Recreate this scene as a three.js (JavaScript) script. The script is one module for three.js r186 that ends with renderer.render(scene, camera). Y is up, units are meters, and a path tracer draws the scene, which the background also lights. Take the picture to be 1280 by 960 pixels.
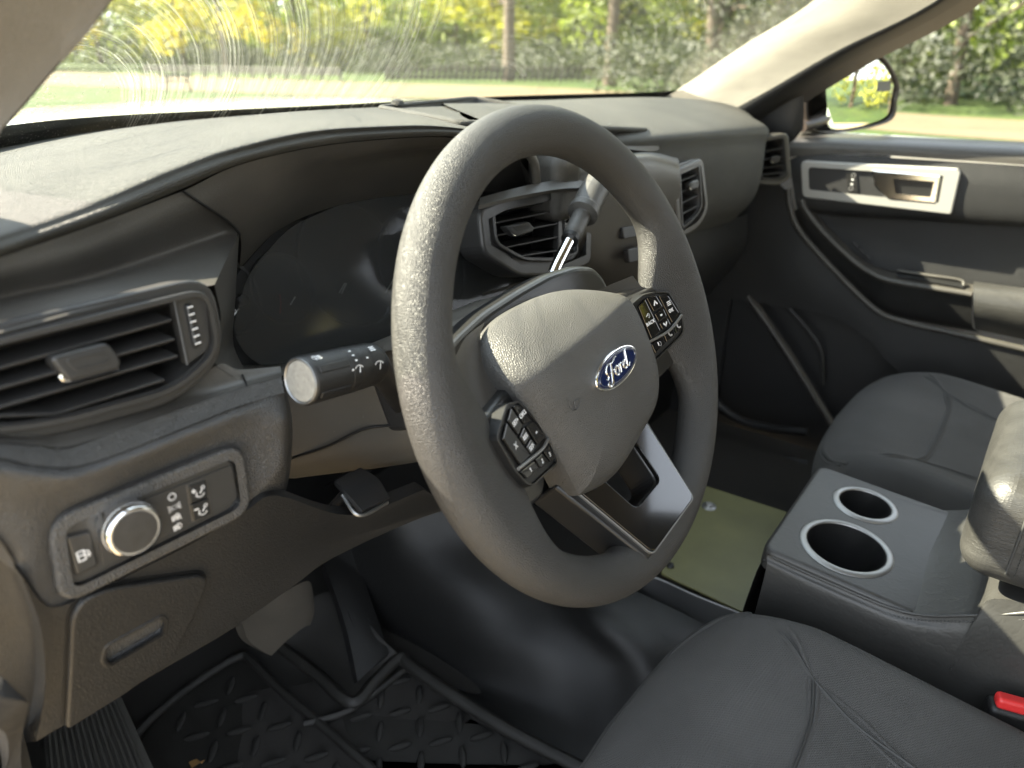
import * as THREE from 'three';
import { mergeGeometries } from 'three/addons/utils/BufferGeometryUtils.js';
import { RoundedBoxGeometry } from 'three/addons/geometries/RoundedBoxGeometry.js';
import { FontLoader } from 'three/addons/loaders/FontLoader.js';
import { TextGeometry } from 'three/addons/geometries/TextGeometry.js';

// ---------- camera, sky, sun, exposure. Metres; origin = centre of the steering wheel, +x to the passenger, -z to the bonnet
const scene = new THREE.Scene();
const camera = new THREE.PerspectiveCamera(56.41, 4 / 3, 0.02, 400);
camera.position.set(-0.448, 0.2157, 0.26);
camera.rotation.order = 'YXZ';
camera.rotation.set(-25.26 * Math.PI / 180, -53.05 * Math.PI / 180, 0);
camera.focus = 0.62; camera.userData.fStop = 5.2;
scene.add(camera);

const SUN = new THREE.Vector3(-0.34, 0.628, -0.7).normalize();
const sun = new THREE.DirectionalLight(new THREE.Color(1, 0.9, 0.72), 5);
sun.position.copy(SUN).multiplyScalar(40); sun.target.position.set(0, 0, 0);
sun.castShadow = true; sun.shadow.mapSize.set(4096, 4096);
Object.assign(sun.shadow.camera, { left: -4, right: 4, top: 4, bottom: -4, near: 1, far: 90 });
scene.add(sun, sun.target);
{ // clear sky with thin haze, the same all the way round
  const w = 256, h = 128, d = new Float32Array(w * h * 4);
  for (let j = 0; j < h; j++) for (let i = 0; i < w; i++) {
    const el = (j + .5) / h * Math.PI - Math.PI / 2, k = Math.max(0, Math.sin(el)), a = Math.pow(1 - k, 3);
    const o = (j * w + i) * 4;
    d[o] = .36 + .34 * a; d[o + 1] = .41 + .3 * a; d[o + 2] = .48 + .23 * a; d[o + 3] = 1;
  }
  const t = new THREE.DataTexture(d, w, h, THREE.RGBAFormat, THREE.FloatType);
  t.mapping = THREE.EquirectangularReflectionMapping; t.magFilter = t.minFilter = THREE.LinearFilter; t.needsUpdate = true;
  scene.background = t; scene.environment = t;
  scene.backgroundIntensity = 1; scene.environmentIntensity = 1;
}
const renderer = new THREE.WebGLRenderer({ antialias: true });
renderer.toneMapping = THREE.LinearToneMapping;
renderer.toneMappingExposure = 7.4;
renderer.shadowMap.enabled = true;

const FONT = await new FontLoader().loadAsync('fonts/droid/droid_sans_bold.typeface.json');
// ---------- small tools
function rng(seed) { let s = seed >>> 0; return () => { s = (s + 0x6D2B79F5) | 0; let t = Math.imul(s ^ (s >>> 15), 1 | s); t = (t + Math.imul(t ^ (t >>> 7), 61 | t)) ^ t; return ((t ^ (t >>> 14)) >>> 0) / 4294967296; }; }
const v3 = (a) => new THREE.Vector3(a[0], a[1], a[2]);
const lerp = (a, b, t) => a + (b - a) * t;
const mix = (a, b, t) => a.map((v, i) => lerp(v, b[i], t));
const add = (a, b) => a.map((v, i) => v + b[i]);
const used = {};
function numbered(n) { used[n] = (used[n] ?? -1) + 1; return used[n] ? `${n}_${String(used[n]).padStart(3, '0')}` : n; }
function obj(name, g, m, parent = scene) { const o = new THREE.Mesh(Array.isArray(g) ? merge(g) : g, m); o.name = parent === scene ? numbered(name) : name; parent.add(o); return o; }
function tag(o, label, category, group) { o.userData.label = label; o.userData.category = category; if (group) o.userData.group = group; return o; }
function thing(name, label, category, group) { const o = new THREE.Group(); o.name = numbered(name); scene.add(o); return tag(o, label, category, group); }
function structure(name, g, m) { const o = obj(name, g, m); o.userData.kind = 'structure'; return o; }
function merge(gs) {
  gs = gs.map((g) => { const h = g.index ? g.toNonIndexed() : g.clone(); for (const k of Object.keys(h.attributes)) if (!['position', 'normal', 'uv'].includes(k)) h.deleteAttribute(k); h.clearGroups?.(); return h; });
  return gs.length === 1 ? gs[0] : mergeGeometries(gs);
}
function curve(pts, n, closed = false) {
  if (pts.length === 2) return Array.from({ length: n + 1 }, (_, i) => mix(pts[0], pts[1], i / n));
  const c = new THREE.CatmullRomCurve3(pts.map((p) => new THREE.Vector3(p[0], p[1], p[2] ?? 0)), closed, 'catmullrom', 0.5);
  return Array.from({ length: n + (closed ? 0 : 1) }, (_, i) => c.getPoint(i / n).toArray());
}
const curve2 = (pts, n, closed) => curve(pts.map((p) => [p[0], p[1], 0]), n, closed).map((p) => [p[0], p[1]]);
// a smooth skin through rows of points, with thickness and closed edges when thick > 0; uv in metres
function skin(rows, nu = 24, nv = 12, thick = 0) {
  const R = rows.map((r) => curve(r, nu)), C = [];
  for (let i = 0; i <= nu; i++) C.push(curve(R.map((r) => r[i]), nv));
  return sheet(C, thick);
}
function sheet(C, thick = 0) {
  const nu = C.length - 1, nv = C[0].length - 1, pos = [], uv = [], idx = [];
  const du = [0], dv = [0], dist = (a, b) => Math.hypot(a[0] - b[0], a[1] - b[1], a[2] - b[2]);
  for (let i = 1; i <= nu; i++) { let s = 0; for (let j = 0; j <= nv; j++) s += dist(C[i][j], C[i - 1][j]); du.push(du[i - 1] + s / (nv + 1)); }
  for (let j = 1; j <= nv; j++) { let s = 0; for (let i = 0; i <= nu; i++) s += dist(C[i][j], C[i][j - 1]); dv.push(dv[j - 1] + s / (nu + 1)); }
  for (let i = 0; i <= nu; i++) for (let j = 0; j <= nv; j++) { pos.push(...C[i][j]); uv.push(du[i], dv[j]); }
  const at = (i, j) => i * (nv + 1) + j;
  for (let i = 0; i < nu; i++) for (let j = 0; j < nv; j++) idx.push(at(i, j), at(i + 1, j), at(i + 1, j + 1), at(i, j), at(i + 1, j + 1), at(i, j + 1));
  let g = new THREE.BufferGeometry();
  g.setAttribute('position', new THREE.Float32BufferAttribute(pos, 3)); g.setAttribute('uv', new THREE.Float32BufferAttribute(uv, 2)); g.setIndex(idx); g.computeVertexNormals();
  if (!thick) return g;
  const N = g.attributes.normal, back = C.map((c, i) => c.map((p, j) => { const k = at(i, j); return [p[0] - N.getX(k) * thick, p[1] - N.getY(k) * thick, p[2] - N.getZ(k) * thick]; }));
  const b = sheet(back), sides = [];
  const edge = (A, B) => sides.push(sheet(A.map((p, i) => [p, B[i]])));
  edge(C.map((c) => c[0]), back.map((c) => c[0])); edge(C.map((c) => c[nv]), back.map((c) => c[nv])); edge(C[0], back[0]); edge(C[nu], back[nu]);
  return merge([g, b, ...sides]);
}
function frameMatrix(f) { const x = v3(f.x).normalize(), y = v3(f.y), z = new THREE.Vector3().crossVectors(x, y).normalize(); y.crossVectors(z, x); const m = new THREE.Matrix4().makeBasis(x, y, z); m.setPosition(v3(f.o)); return m; }
function inset(p, d) { // move a closed outline inwards by d
  const n = p.length; let area = 0; for (let i = 0; i < n; i++) { const a = p[i], b = p[(i + 1) % n]; area += a[0] * b[1] - b[0] * a[1]; }
  const s = area > 0 ? 1 : -1;
  return p.map((q, i) => { const a = p[(i + n - 1) % n], b = p[(i + 1) % n]; let e1 = [q[0] - a[0], q[1] - a[1]], e2 = [b[0] - q[0], b[1] - q[1]]; const l1 = Math.hypot(...e1) || 1, l2 = Math.hypot(...e2) || 1;
    const n1 = [-e1[1] / l1 * s, e1[0] / l1 * s], n2 = [-e2[1] / l2 * s, e2[0] / l2 * s], k = Math.max(.35, 1 + n1[0] * n2[0] + n1[1] * n2[1]);
    return [q[0] + (n1[0] + n2[0]) * d / k, q[1] + (n1[1] + n2[1]) * d / k]; });
}
function rounded(p, r, seg = 5) { // round the corners of a closed outline; r one number or one per corner
  const out = [], n = p.length;
  p.forEach((q, i) => { const a = p[(i + n - 1) % n], b = p[(i + 1) % n], ri = Array.isArray(r) ? r[i] : r; const l1 = Math.hypot(a[0] - q[0], a[1] - q[1]), l2 = Math.hypot(b[0] - q[0], b[1] - q[1]); const k = Math.min(ri, l1 * .48, l2 * .48); if (k < 1e-5) { out.push(q); return; }
    const s = mix(q, a, k / l1), e = mix(q, b, k / l2); for (let t = 0; t <= seg; t++) { const u = t / seg; out.push([(1 - u) ** 2 * s[0] + 2 * u * (1 - u) * q[0] + u * u * e[0], (1 - u) ** 2 * s[1] + 2 * u * (1 - u) * q[1] + u * u * e[1]]); } });
  return out;
}
function shapeOf(p, holes = []) { const s = new THREE.Shape(p.map((q) => new THREE.Vector2(q[0], q[1]))); for (const h of holes) s.holes.push(new THREE.Path(h.map((q) => new THREE.Vector2(q[0], q[1])))); return s; }
// plate with rounded rim standing on plane f from height h0 to h1
function plate(f, p, h0, h1, bevel = .001, holes = [], seg = 3) {
  const b = Math.min(bevel, (h1 - h0) * .49);
  const g = new THREE.ExtrudeGeometry(shapeOf(p, holes), { depth: h1 - h0 - (b > 0 ? 2 * b : 0), bevelEnabled: b > 0, bevelThickness: b, bevelSize: b, bevelOffset: -b, bevelSegments: seg, curveSegments: 6 });
  g.translate(0, 0, h0 + b); g.applyMatrix4(frameMatrix(f)); return g;
}
function ringPlate(f, p, r, w, h0, h1, bevel = .001, seg = 5) { const ri = Array.isArray(r) ? r.map((v) => Math.max(0, v - w)) : Math.max(0, r - w); return plate(f, rounded(p, r, seg), h0, h1, bevel, [rounded(inset(p, w), ri, seg)]); }
// round bar along points; r a number or function of t
function bar(pts, r, seg = 40, sides = 12, flat = 1, closed = false) {
  const P = curve(pts, seg, closed).map(v3), n = P.length, rings = []; let up = new THREE.Vector3(0, 1, 0);
  let t0 = P[1].clone().sub(P[0]).normalize(); if (Math.abs(t0.dot(up)) > .9) up.set(0, 0, 1);
  let nrm = up.clone().addScaledVector(t0, -up.dot(t0)).normalize();
  for (let i = 0; i < n; i++) {
    const t = (closed ? P[(i + 1) % n].clone().sub(P[(i + n - 1) % n]) : P[Math.min(n - 1, i + 1)].clone().sub(P[Math.max(0, i - 1)])).normalize();
    nrm = nrm.addScaledVector(t, -nrm.dot(t)).normalize(); const bi = new THREE.Vector3().crossVectors(t, nrm), rr = typeof r === 'function' ? r(i / (n - 1)) : r;
    rings.push(Array.from({ length: sides + 1 }, (_, k) => { const a = k / sides * Math.PI * 2; return P[i].clone().addScaledVector(nrm, Math.cos(a) * rr * flat).addScaledVector(bi, Math.sin(a) * rr).toArray(); }));
  }
  if (closed) rings.push(rings[0]);
  const parts = [sheet(rings)];
  if (!closed) for (const e of [0, n - 1]) parts.push(sheet([rings[e], rings[e].map(() => P[e].toArray())]));
  return merge(parts);
}
function lathe(profile, seg = 32) { return new THREE.LatheGeometry(profile.map((p) => new THREE.Vector2(p[0], p[1])), seg); }
function place(g, f, x = 0, y = 0, z = 0) { const h = g.clone(); h.translate(x, y, z); h.applyMatrix4(frameMatrix(f)); return h; }
// a lathe built on +y, laid so that its axis is the plane's normal
function knobOn(f, x, y, z, profile, seg = 40) { const g = lathe(profile, seg); g.rotateX(Math.PI / 2); return place(g, f, x, y, z); }
function rbox(w, h, d, r = .002, s = 3) { return new RoundedBoxGeometry(w, h, d, s, Math.min(r, w / 2.05, h / 2.05, d / 2.05)); }
const noise2 = (() => { const R = rng(11), P = Array.from({ length: 512 }, () => R()); return (x, y, per) => { const xi = Math.floor(x), yi = Math.floor(y), fx = x - xi, fy = y - yi, m = (a) => ((a % per) + per) % per, s = (t) => t * t * (3 - 2 * t);
  const h = (a, b) => P[(m(a) * 131 + m(b) * 57 + (m(a) * m(b)) % 97) & 511]; const u = s(fx), w = s(fy); return lerp(lerp(h(xi, yi), h(xi + 1, yi), u), lerp(h(xi, yi + 1), h(xi + 1, yi + 1), u), w); }; })();
function fbm(u, v, f0, oct) { let s = 0, a = .5, f = f0, n = 0; for (let o = 0; o < oct; o++) { s += a * noise2(u * f + o * 7, v * f + o * 13, f); n += a; a *= .5; f *= 2; } return s / n; }

// ---------- textures (one tile covers `size` metres; uv are metres)
function tex(n, size, fn, color = false, sizeY = size, m = n) {
  const d = new Uint8Array(n * m * 4);
  for (let j = 0; j < m; j++) for (let i = 0; i < n; i++) { const c = fn(i / n, j / m), o = (j * n + i) * 4; if (typeof c === 'number') d[o] = d[o + 1] = d[o + 2] = Math.max(0, Math.min(255, c * 255)); else { d[o] = c[0] * 255; d[o + 1] = c[1] * 255; d[o + 2] = c[2] * 255; } d[o + 3] = 255; }
  const t = new THREE.DataTexture(d, n, m, THREE.RGBAFormat); t.wrapS = t.wrapT = THREE.RepeatWrapping; t.magFilter = THREE.LinearFilter; t.minFilter = THREE.LinearMipmapLinearFilter; t.generateMipmaps = true; t.repeat.set(1 / size, 1 / sizeY); if (color) t.colorSpace = THREE.SRGBColorSpace; t.needsUpdate = true; return t;
}
function cells(count, seed) { // pebbled skin: distance to the borders of jittered cells
  const R = rng(seed), P = []; for (let j = 0; j < count; j++) for (let i = 0; i < count; i++) P.push([(i + .5 + (R() - .5) * .85) / count, (j + .5 + (R() - .5) * .85) / count, R()]);
  return (u, v) => { let a = 9, b = 9; const ci = Math.floor(u * count), cj = Math.floor(v * count); for (let dj = -2; dj <= 2; dj++) for (let di = -2; di <= 2; di++) { const ii = ((ci + di) % count + count) % count, jj = ((cj + dj) % count + count) % count, p = P[jj * count + ii]; const px = p[0] + (ci + di - ii) / count, py = p[1] + (cj + dj - jj) / count, d = Math.hypot(u - px, v - py) * count; if (d < a) { b = a; a = d; } else if (d < b) b = d; } return Math.min(1, (b - a) * 1.6); };
}
const cell = cells(44, 5);
const T = {
  leather: tex(512, .062, (u, v) => .75 * cell(u, v) + .25 * fbm(u, v, 64, 2)),
  pebble: tex(512, .072, (u, v) => .8 * cell(u, v) + .2 * fbm(u, v, 64, 2)),
  fine: tex(512, .05, (u, v) => fbm(u, v, 96, 2)),
  weave: tex(256, .012, (u, v) => { const a = Math.sin(u * Math.PI * 16) * .5 + .5, b = Math.sin(v * Math.PI * 16) * .5 + .5; return (Math.floor(u * 8) + Math.floor(v * 8)) % 2 ? a : b; }),
  creased: tex(512, .22, (u, v) => { const n = fbm(u, v, 8, 5), r = 1 - Math.abs(2 * fbm(u + .3, v + .1, 12, 4) - 1); return .4 * n + .4 * Math.pow(r, 6) + .2 * fbm(u, v, 128, 1); }),
  blotch: tex(256, .5, (u, v) => { const k = .84 + .3 * fbm(u, v, 5, 5) - .06; return [Math.min(1, k), Math.min(1, k), Math.min(1, k)]; }, true),
  dust: tex(1024, .32, (u, v) => { const a = fbm(u, v, 6, 4), s = noise2(u * 320, v * 320, 320), k = .66 + .18 * a + (s > .93 ? .28 * (s - .93) / .07 : 0); return [Math.min(1, k), Math.min(1, k * .985), Math.min(1, k * .95)]; }, true),
  smudge: tex(256, .3, (u, v) => .35 + .5 * fbm(u, v, 6, 5)),
};
function lin(c) { return new THREE.Color().setRGB(...(typeof c === 'number' ? [c, c, c] : c)); }
function M(c, rough, o = {}) { return new THREE.MeshPhysicalMaterial({ color: lin(c), roughness: rough, side: THREE.DoubleSide, ...o }); }
const bump = (t, s) => ({ bumpMap: t, bumpScale: s });
const K = {
  pad: M([.092, .091, .082], .55, { map: T.dust, ...bump(T.leather, .0014) }),
  grained: M([.064, .0618, .0585], .38, { map: T.blotch, ...bump(T.pebble, .0007) }),
  smooth: M([.105, .101, .096], .38, { map: T.dust, ...bump(T.fine, .00015) }),
  smoothDark: M([.018, .018, .0185], .45, bump(T.fine, .0001)),
  hard: M([.0185, .0184, .0182], .42, { map: T.blotch, ...bump(T.fine, .0004) }),
  black: M(.008, .5), blackSatin: M(.014, .32, bump(T.fine, .00006)),
  gloss: M(.006, .09, { clearcoat: .6, clearcoatRoughness: .05 }),
  rim: M([.04, .0385, .036], .48, { map: T.blotch, ...bump(T.leather, .00046) }),
  cover: M([.072, .07, .066], .47, { map: T.blotch, ...bump(T.leather, .0004) }),
  chrome: M(.85, .12, { metalness: 1 }), satin: M([.3, .3, .295], .45, { metalness: .9 }),
  silver: M([.34, .335, .315], .4, { metalness: .3 }),
  white: M(.75, .5), blue: M([.003, .01, .055], .12, { clearcoat: .8 }),
  fabric: M([.078, .076, .073], .9, { map: T.blotch, sheen: .3, sheenRoughness: .6, sheenColor: lin([.2, .19, .17]), ...bump(T.weave, .0007) }),
  thread: M([.045, .045, .043], .7),
  vinyl: M([.044, .043, .04], .44, { map: T.blotch, ...bump(T.creased, .00035) }),
  vinylFloor: M([.014, .014, .0137], .36, { ...bump(T.fine, .0003) }),
  rubber: M([.045, .044, .042], .5, { map: T.dust, ...bump(T.fine, .0004) }),
  carpet: M([.05, .046, .041], 1, bump(T.fine, .003)),
  liner: M([.32, .305, .275], .85, { map: T.dust, ...bump(T.fine, .0005) }),
  liner2: M([.22, .22, .218], .85, { map: T.dust, ...bump(T.fine, .0005) }),  // same trim as liner, toned down for the shaded side
  olive: M([.24, .245, .105], .42, { map: T.dust }),
  red: M([.6, .03, .03], .35),
  seal: M(.012, .7), vent: M([.034, .033, .0315], .38, { map: T.blotch, ...bump(T.fine, .0001) }),
};

// dirt left by wipers: arcs, specks, dusty corner
function DIRT(c, R) {
  c.lineCap = 'round';
  for (const [px, py, r0, r1, n, a0, a1] of [[340, 1045, 240, 820, 520, -1.5, -.02], [330, 1050, 200, 500, 120, -2.9, -1.4], [1300, 1060, 200, 700, 90, -2.7, -.3]]) for (let i = 0; i < n; i++) {
    const r = lerp(r0, r1, R()), s = a0 + R() * 1.2, e = s + .2 + R() * (a1 - s) * .9; c.strokeStyle = `rgba(255,255,255,${.08 + .6 * R() * R()})`; c.lineWidth = .6 + 2 * R() * R(); c.beginPath(); c.arc(px + (R() - .5) * 8, py, r, s, Math.min(a1, e)); c.stroke(); }
  for (let i = 0; i < 2600; i++) { c.fillStyle = `rgba(255,255,255,${.05 + .35 * R() * R()})`; const r = .5 + 1.4 * R() * R(); c.beginPath(); c.arc(R() * 2048, R() * 1024, r, 0, 7); c.fill(); }
  for (let i = 0; i < 5000; i++) { const x = 2048 * .36 * R() * R(), y = 1024 * (1 - .3 * R() * R()); c.fillStyle = `rgba(255,255,255,${.1 + .3 * R()})`; c.beginPath(); c.arc(x, y, .6 + 1.2 * R(), 0, 7); c.fill(); }
  for (let i = 0; i < 500; i++) { const x = R() * 2048, y = R() * 1024, w = 60 + 200 * R(); c.fillStyle = `rgba(255,255,255,${.002 + .004 * R()})`; c.beginPath(); c.ellipse(x, y, w, w * .4, R() * 3, 0, 7); c.fill(); }
}

// ---------- outdoors: ground, road, woods, fences
const GY = -1.12;
{
  const grassT = tex(512, 6, (u, v) => { const a = fbm(u, v, 8, 6), b = fbm(u + .4, v, 40, 3); return [.3 + .42 * a * b + .1 * a, .4 + .4 * a * b + .08 * b, .14 + .16 * a * b]; }, true);
  const dirtT = tex(512, 5, (u, v) => { const a = fbm(u, v, 6, 6), b = fbm(u, v, 90, 2); const k = .62 + .22 * a + .12 * b; return [k, k * .91, k * .76]; }, true);
  const g = new THREE.PlaneGeometry(600, 600, 1, 1); { const uv = g.attributes.uv; for (let i = 0; i < uv.count; i++) uv.setXY(i, uv.getX(i) * 600, uv.getY(i) * 600); } g.rotateX(-Math.PI / 2); g.translate(0, GY, 0);
  structure('ground', g, M([.2, .24, .12], .95, { map: grassT }));
  const near = [[11, -70], [11.6, -45], [12.6, -32], [14.3, -19], [16, -11], [14.4, -4], [13.5, 0], [13.3, 12], [13, 40]], far = [[19.5, -70], [20, -46], [20.4, -36], [20.8, -25], [22.3, -14.5], [18.9, -5], [17.5, 0], [17.5, 12], [18, 40]];
  structure('road', skin([near.map((p) => [p[0], GY + .012, p[1]]), far.map((p) => [p[0], GY + .012, p[1]])], 60, 4), M([.22, .205, .17], .95, { map: dirtT }));
  structure('driveway', skin([[[-7, GY + .008, -8], [4, GY + .008, -9], [9, GY + .008, -8]], [[-7, GY + .008, 9], [4, GY + .008, 9], [9, GY + .008, 9]]], 8, 8), M([.54, .515, .48], .95, { map: dirtT }));

  // leafy trees: trunk with limbs, crown of many leaf-sized blades in clumps
  const bark = M([.13, .1, .075], .95, bump(T.creased, .02)), leafMs = [[.25, .31, .03], [.44, .43, .03], [.045, .06, .014], [.55, .47, .03]].map((c) => M(c, .85, { transmission: .6, thickness: 0 }));  // third leaf tone has the shade of the wood in its colour
  function blades(list, size, R) { // list of [x,y,z,radius,count]
    const pos = [], idx = []; let n = 0;
    for (const [x, y, z, r, c] of list) for (let k = 0; k < c; k++) {
      const a = R() * 6.283, b = Math.acos(2 * R() - 1), d = r * Math.cbrt(.12 + .88 * R()), px = x + d * Math.sin(b) * Math.cos(a), py = y + d * .8 * Math.cos(b), pz = z + d * Math.sin(b) * Math.sin(a);
      const s = size * (.6 + .8 * R()), t = R() * 6.283, u = R() * 2 - 1, q = Math.sqrt(1 - u * u), d1 = new THREE.Vector3(q * Math.cos(t), u * .7, q * Math.sin(t)).normalize(), d2 = new THREE.Vector3(R() - .5, R() - .5, R() - .5).cross(d1).normalize();
      for (const [i, j] of [[-1, 0], [0, .42], [1, 0], [0, -.42]]) pos.push(px + (d1.x * i + d2.x * j) * s, py + (d1.y * i + d2.y * j) * s, pz + (d1.z * i + d2.z * j) * s);
      idx.push(n, n + 1, n + 2, n, n + 2, n + 3); n += 4;
    }
    const g = new THREE.BufferGeometry(); g.setAttribute('position', new THREE.Float32BufferAttribute(pos, 3)); g.setIndex(idx); g.computeVertexNormals(); return g;
  }
  function tree(x, z, h, w, tone, seed, label, group, low = .18, size = .17, count = 4200, lean = 0) {
    const R = rng(seed), t = thing('leafy_tree', label, 'tree', group); t.position.set(x, GY, z);
    const limbs = [bar([[0, -.2, 0], [lean * .3 + (R() - .5) * .2, h * .25, (R() - .5) * .2], [lean * .7 + (R() - .5) * .4, h * .55, (R() - .5) * .4], [lean, h * .9, 0]], (k) => lerp(.018 * h, .03, k), 12, 8)], clumps = [];
    for (let i = 0; i < 11; i++) { const k = .2 + .65 * R(), a = R() * 6.283, l = w * (.55 + .5 * R()), y0 = h * k, tip = [lean * k + Math.cos(a) * l, y0 + h * .1 * (R() - .1), Math.sin(a) * l]; limbs.push(bar([[lean * k * .8, y0 - h * .06, 0], mix([lean * k, y0, 0], tip, .5), tip], (q) => lerp(.05, .012, q) * h / 8, 6, 5)); }
    for (let i = 0; i < 34; i++) { const y = low + (1 - low) * Math.pow(R(), .8), a = R() * 6.283, e = Math.sin(Math.PI * Math.min(1, .18 + .8 * y)), d = w * e * Math.sqrt(R()); clumps.push([lean * y + Math.cos(a) * d, h * y, Math.sin(a) * d, w * (.2 + .2 * R()), Math.round(count / 34)]); }
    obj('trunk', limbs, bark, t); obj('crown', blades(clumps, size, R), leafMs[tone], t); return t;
  }
  // beyond the windscreen, sun behind them
  const where = ['behind the wire fence', 'beyond the road past the picket row', 'deep in the wood past the road'];
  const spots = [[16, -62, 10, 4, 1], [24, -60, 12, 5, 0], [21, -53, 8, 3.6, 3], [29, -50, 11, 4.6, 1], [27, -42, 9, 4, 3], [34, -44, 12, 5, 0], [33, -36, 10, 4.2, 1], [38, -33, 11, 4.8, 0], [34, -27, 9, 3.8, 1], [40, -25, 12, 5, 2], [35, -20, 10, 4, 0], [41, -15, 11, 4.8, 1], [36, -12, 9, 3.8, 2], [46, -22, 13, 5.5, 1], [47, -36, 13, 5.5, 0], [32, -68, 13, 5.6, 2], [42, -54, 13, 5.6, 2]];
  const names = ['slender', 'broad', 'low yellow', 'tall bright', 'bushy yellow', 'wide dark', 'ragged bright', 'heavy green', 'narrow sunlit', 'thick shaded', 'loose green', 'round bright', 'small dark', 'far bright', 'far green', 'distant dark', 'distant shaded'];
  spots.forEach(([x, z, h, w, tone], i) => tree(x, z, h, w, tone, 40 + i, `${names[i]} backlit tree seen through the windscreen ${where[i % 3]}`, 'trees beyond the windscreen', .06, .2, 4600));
  // beside the road on the passenger side, leaf colour darkened to stand for shade
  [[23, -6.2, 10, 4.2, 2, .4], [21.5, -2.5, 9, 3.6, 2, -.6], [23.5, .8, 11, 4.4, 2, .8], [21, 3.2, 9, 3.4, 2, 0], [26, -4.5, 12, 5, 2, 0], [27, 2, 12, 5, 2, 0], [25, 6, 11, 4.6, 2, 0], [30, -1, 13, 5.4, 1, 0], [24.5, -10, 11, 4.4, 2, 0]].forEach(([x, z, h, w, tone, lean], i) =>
    tree(x, z, h, w, tone, 90 + i, ['roadside tree with shade-dark leaves', 'forked roadside tree', 'leaning roadside tree with thick trunk', 'low roadside tree', 'second row green tree', 'second row tree with shade-dark leaves', 'rearmost green tree', 'tall bright tree at the back', 'foremost tree with shade-dark leaves'][i] + ' beyond the road outside the passenger window', 'trees outside the passenger window', .16, .085, 12000, lean));
  [[24.8, -14.2, 15, 5], [25.6, -19.5, 16, 5.5], [23.2, -9.6, 14, 4.6]].forEach(([x, z, h, w], i) => tree(x, z, h, w, 0, 170 + i, ['tall shade tree at the road edge with bare lower trunk', 'tall shade tree behind the picket row with bare trunk', 'tall shade tree past the end of the pickets'][i], 'tall shade trees by the road', .45, .16, 6000));
  // behind the car, seen in the door mirror
  [[5.2, 11.5, 6.5, 2.4, 1], [8.2, 12.5, 6, 2.4, 3], [3.4, 14.5, 8, 3.2, 1], [10.5, 16, 9, 3.6, 3], [6.5, 17, 10, 3.8, 1], [1.2, 17, 9, 3.4, 0]].forEach(([x, z, h, w, tone], i) => tree(x, z, h, w, tone, 130 + i, ['bright bush', 'yellow bush', 'tall green tree', 'yellow tree', 'broad tree', 'darker tree'][i] + ' behind the car reflected in the door mirror', 'trees behind the car', .05, .13, 4200));
  { const t = thing('palm_tree', 'small palm with dry hanging fronds reflected in the door mirror', 'palm tree'); t.position.set(5.6, GY, 9.6);
    obj('trunk', bar([[0, -.1, 0], [.08, 1, 0], [0, 2.1, .05]], (k) => lerp(.17, .12, k), 10, 10), M([.32, .22, .13], .95, bump(T.creased, .02)), t);
    const R = rng(7); for (let i = 0; i < 16; i++) { const a = i / 16 * 6.283 + R() * .3, e = .9 - 1.5 * R(), L = 1.1 + .4 * R(), P = (k) => [Math.cos(a) * L * k, 2.1 + L * (e * k - .8 * k * k), Math.sin(a) * L * k], lf = []; for (let k = 0; k < 26; k++) { const u = .15 + .85 * k / 26, p = P(u), s = .3 * Math.sin(Math.PI * (.12 + .8 * u)); for (const q of [-1, 1]) lf.push(p, add(p, [-Math.sin(a) * q * s + Math.cos(a) * .12, -.14, Math.cos(a) * q * s + Math.sin(a) * .12]), P(Math.min(1, u + .035))); }
      const g = new THREE.BufferGeometry(); g.setAttribute('position', new THREE.Float32BufferAttribute(lf.flat(), 3)); g.computeVertexNormals(); obj('frond', g, i % 3 ? leafMs[3] : M([.3, .2, .1], .9), t); } }
  // far wood and undergrowth that read as one mass
  const R = rng(3), far2 = [], low2 = [];
  for (let i = 0; i < 900; i++) { const k = i / 900, x = lerp(20, 62, R()), z = lerp(-86, 14, k) + (R() - .5) * 4; const xx = Math.max(x, 44 + (z > -40 ? 0 : (z + 40) * .45)); far2.push([xx + R() * 8, GY + .6 + R() * R() * 12, z, 1.8 + R() * 1.2, 60]); }
  const wood = obj('distant_wood', blades(far2, .42, R), leafMs[0]); wood.userData.kind = 'stuff'; tag(wood, 'dense distant green wood closing the view', 'woodland');
  for (let i = 0; i < 420; i++) { const z = lerp(-60, 9, R()), x = (z < -12 ? lerp(27, 44, R()) : lerp(18.6, 25, R())); low2.push([x, GY + .3 + R() * .8, z, .6 + R() * .9, 110]); }  // dark clumps stand in for the shade along the road edge
  const und = obj('undergrowth', blades(low2, .1, R), leafMs[2]); und.userData.kind = 'stuff'; tag(und, 'low undergrowth coloured dark for shade along the far side of the road', 'shrubs');
  // tufts of grass along the near verge
  // wire fence
  const metal = M([.06, .065, .06], .6, { metalness: .3 });
  { const t = thing('wire_fence', 'tall wire fence with thin posts in front of the trees', 'fence'); const A = [21, -52], B = [34, -15]; const at = (k) => [lerp(A[0], B[0], k), lerp(A[1], B[1], k)];
    for (let i = 0; i <= 8; i++) { const p = at(i / 8); obj('post', bar([[p[0], GY, p[1]], [p[0], GY + 2.2, p[1]]], .035, 2, 8), metal, t); }
    for (const y of [.15, 1.15, 2.15]) obj('rail', bar([[A[0], GY + y, A[1]], [B[0], GY + y, B[1]]], .014, 2, 6), metal, t); }
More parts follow.
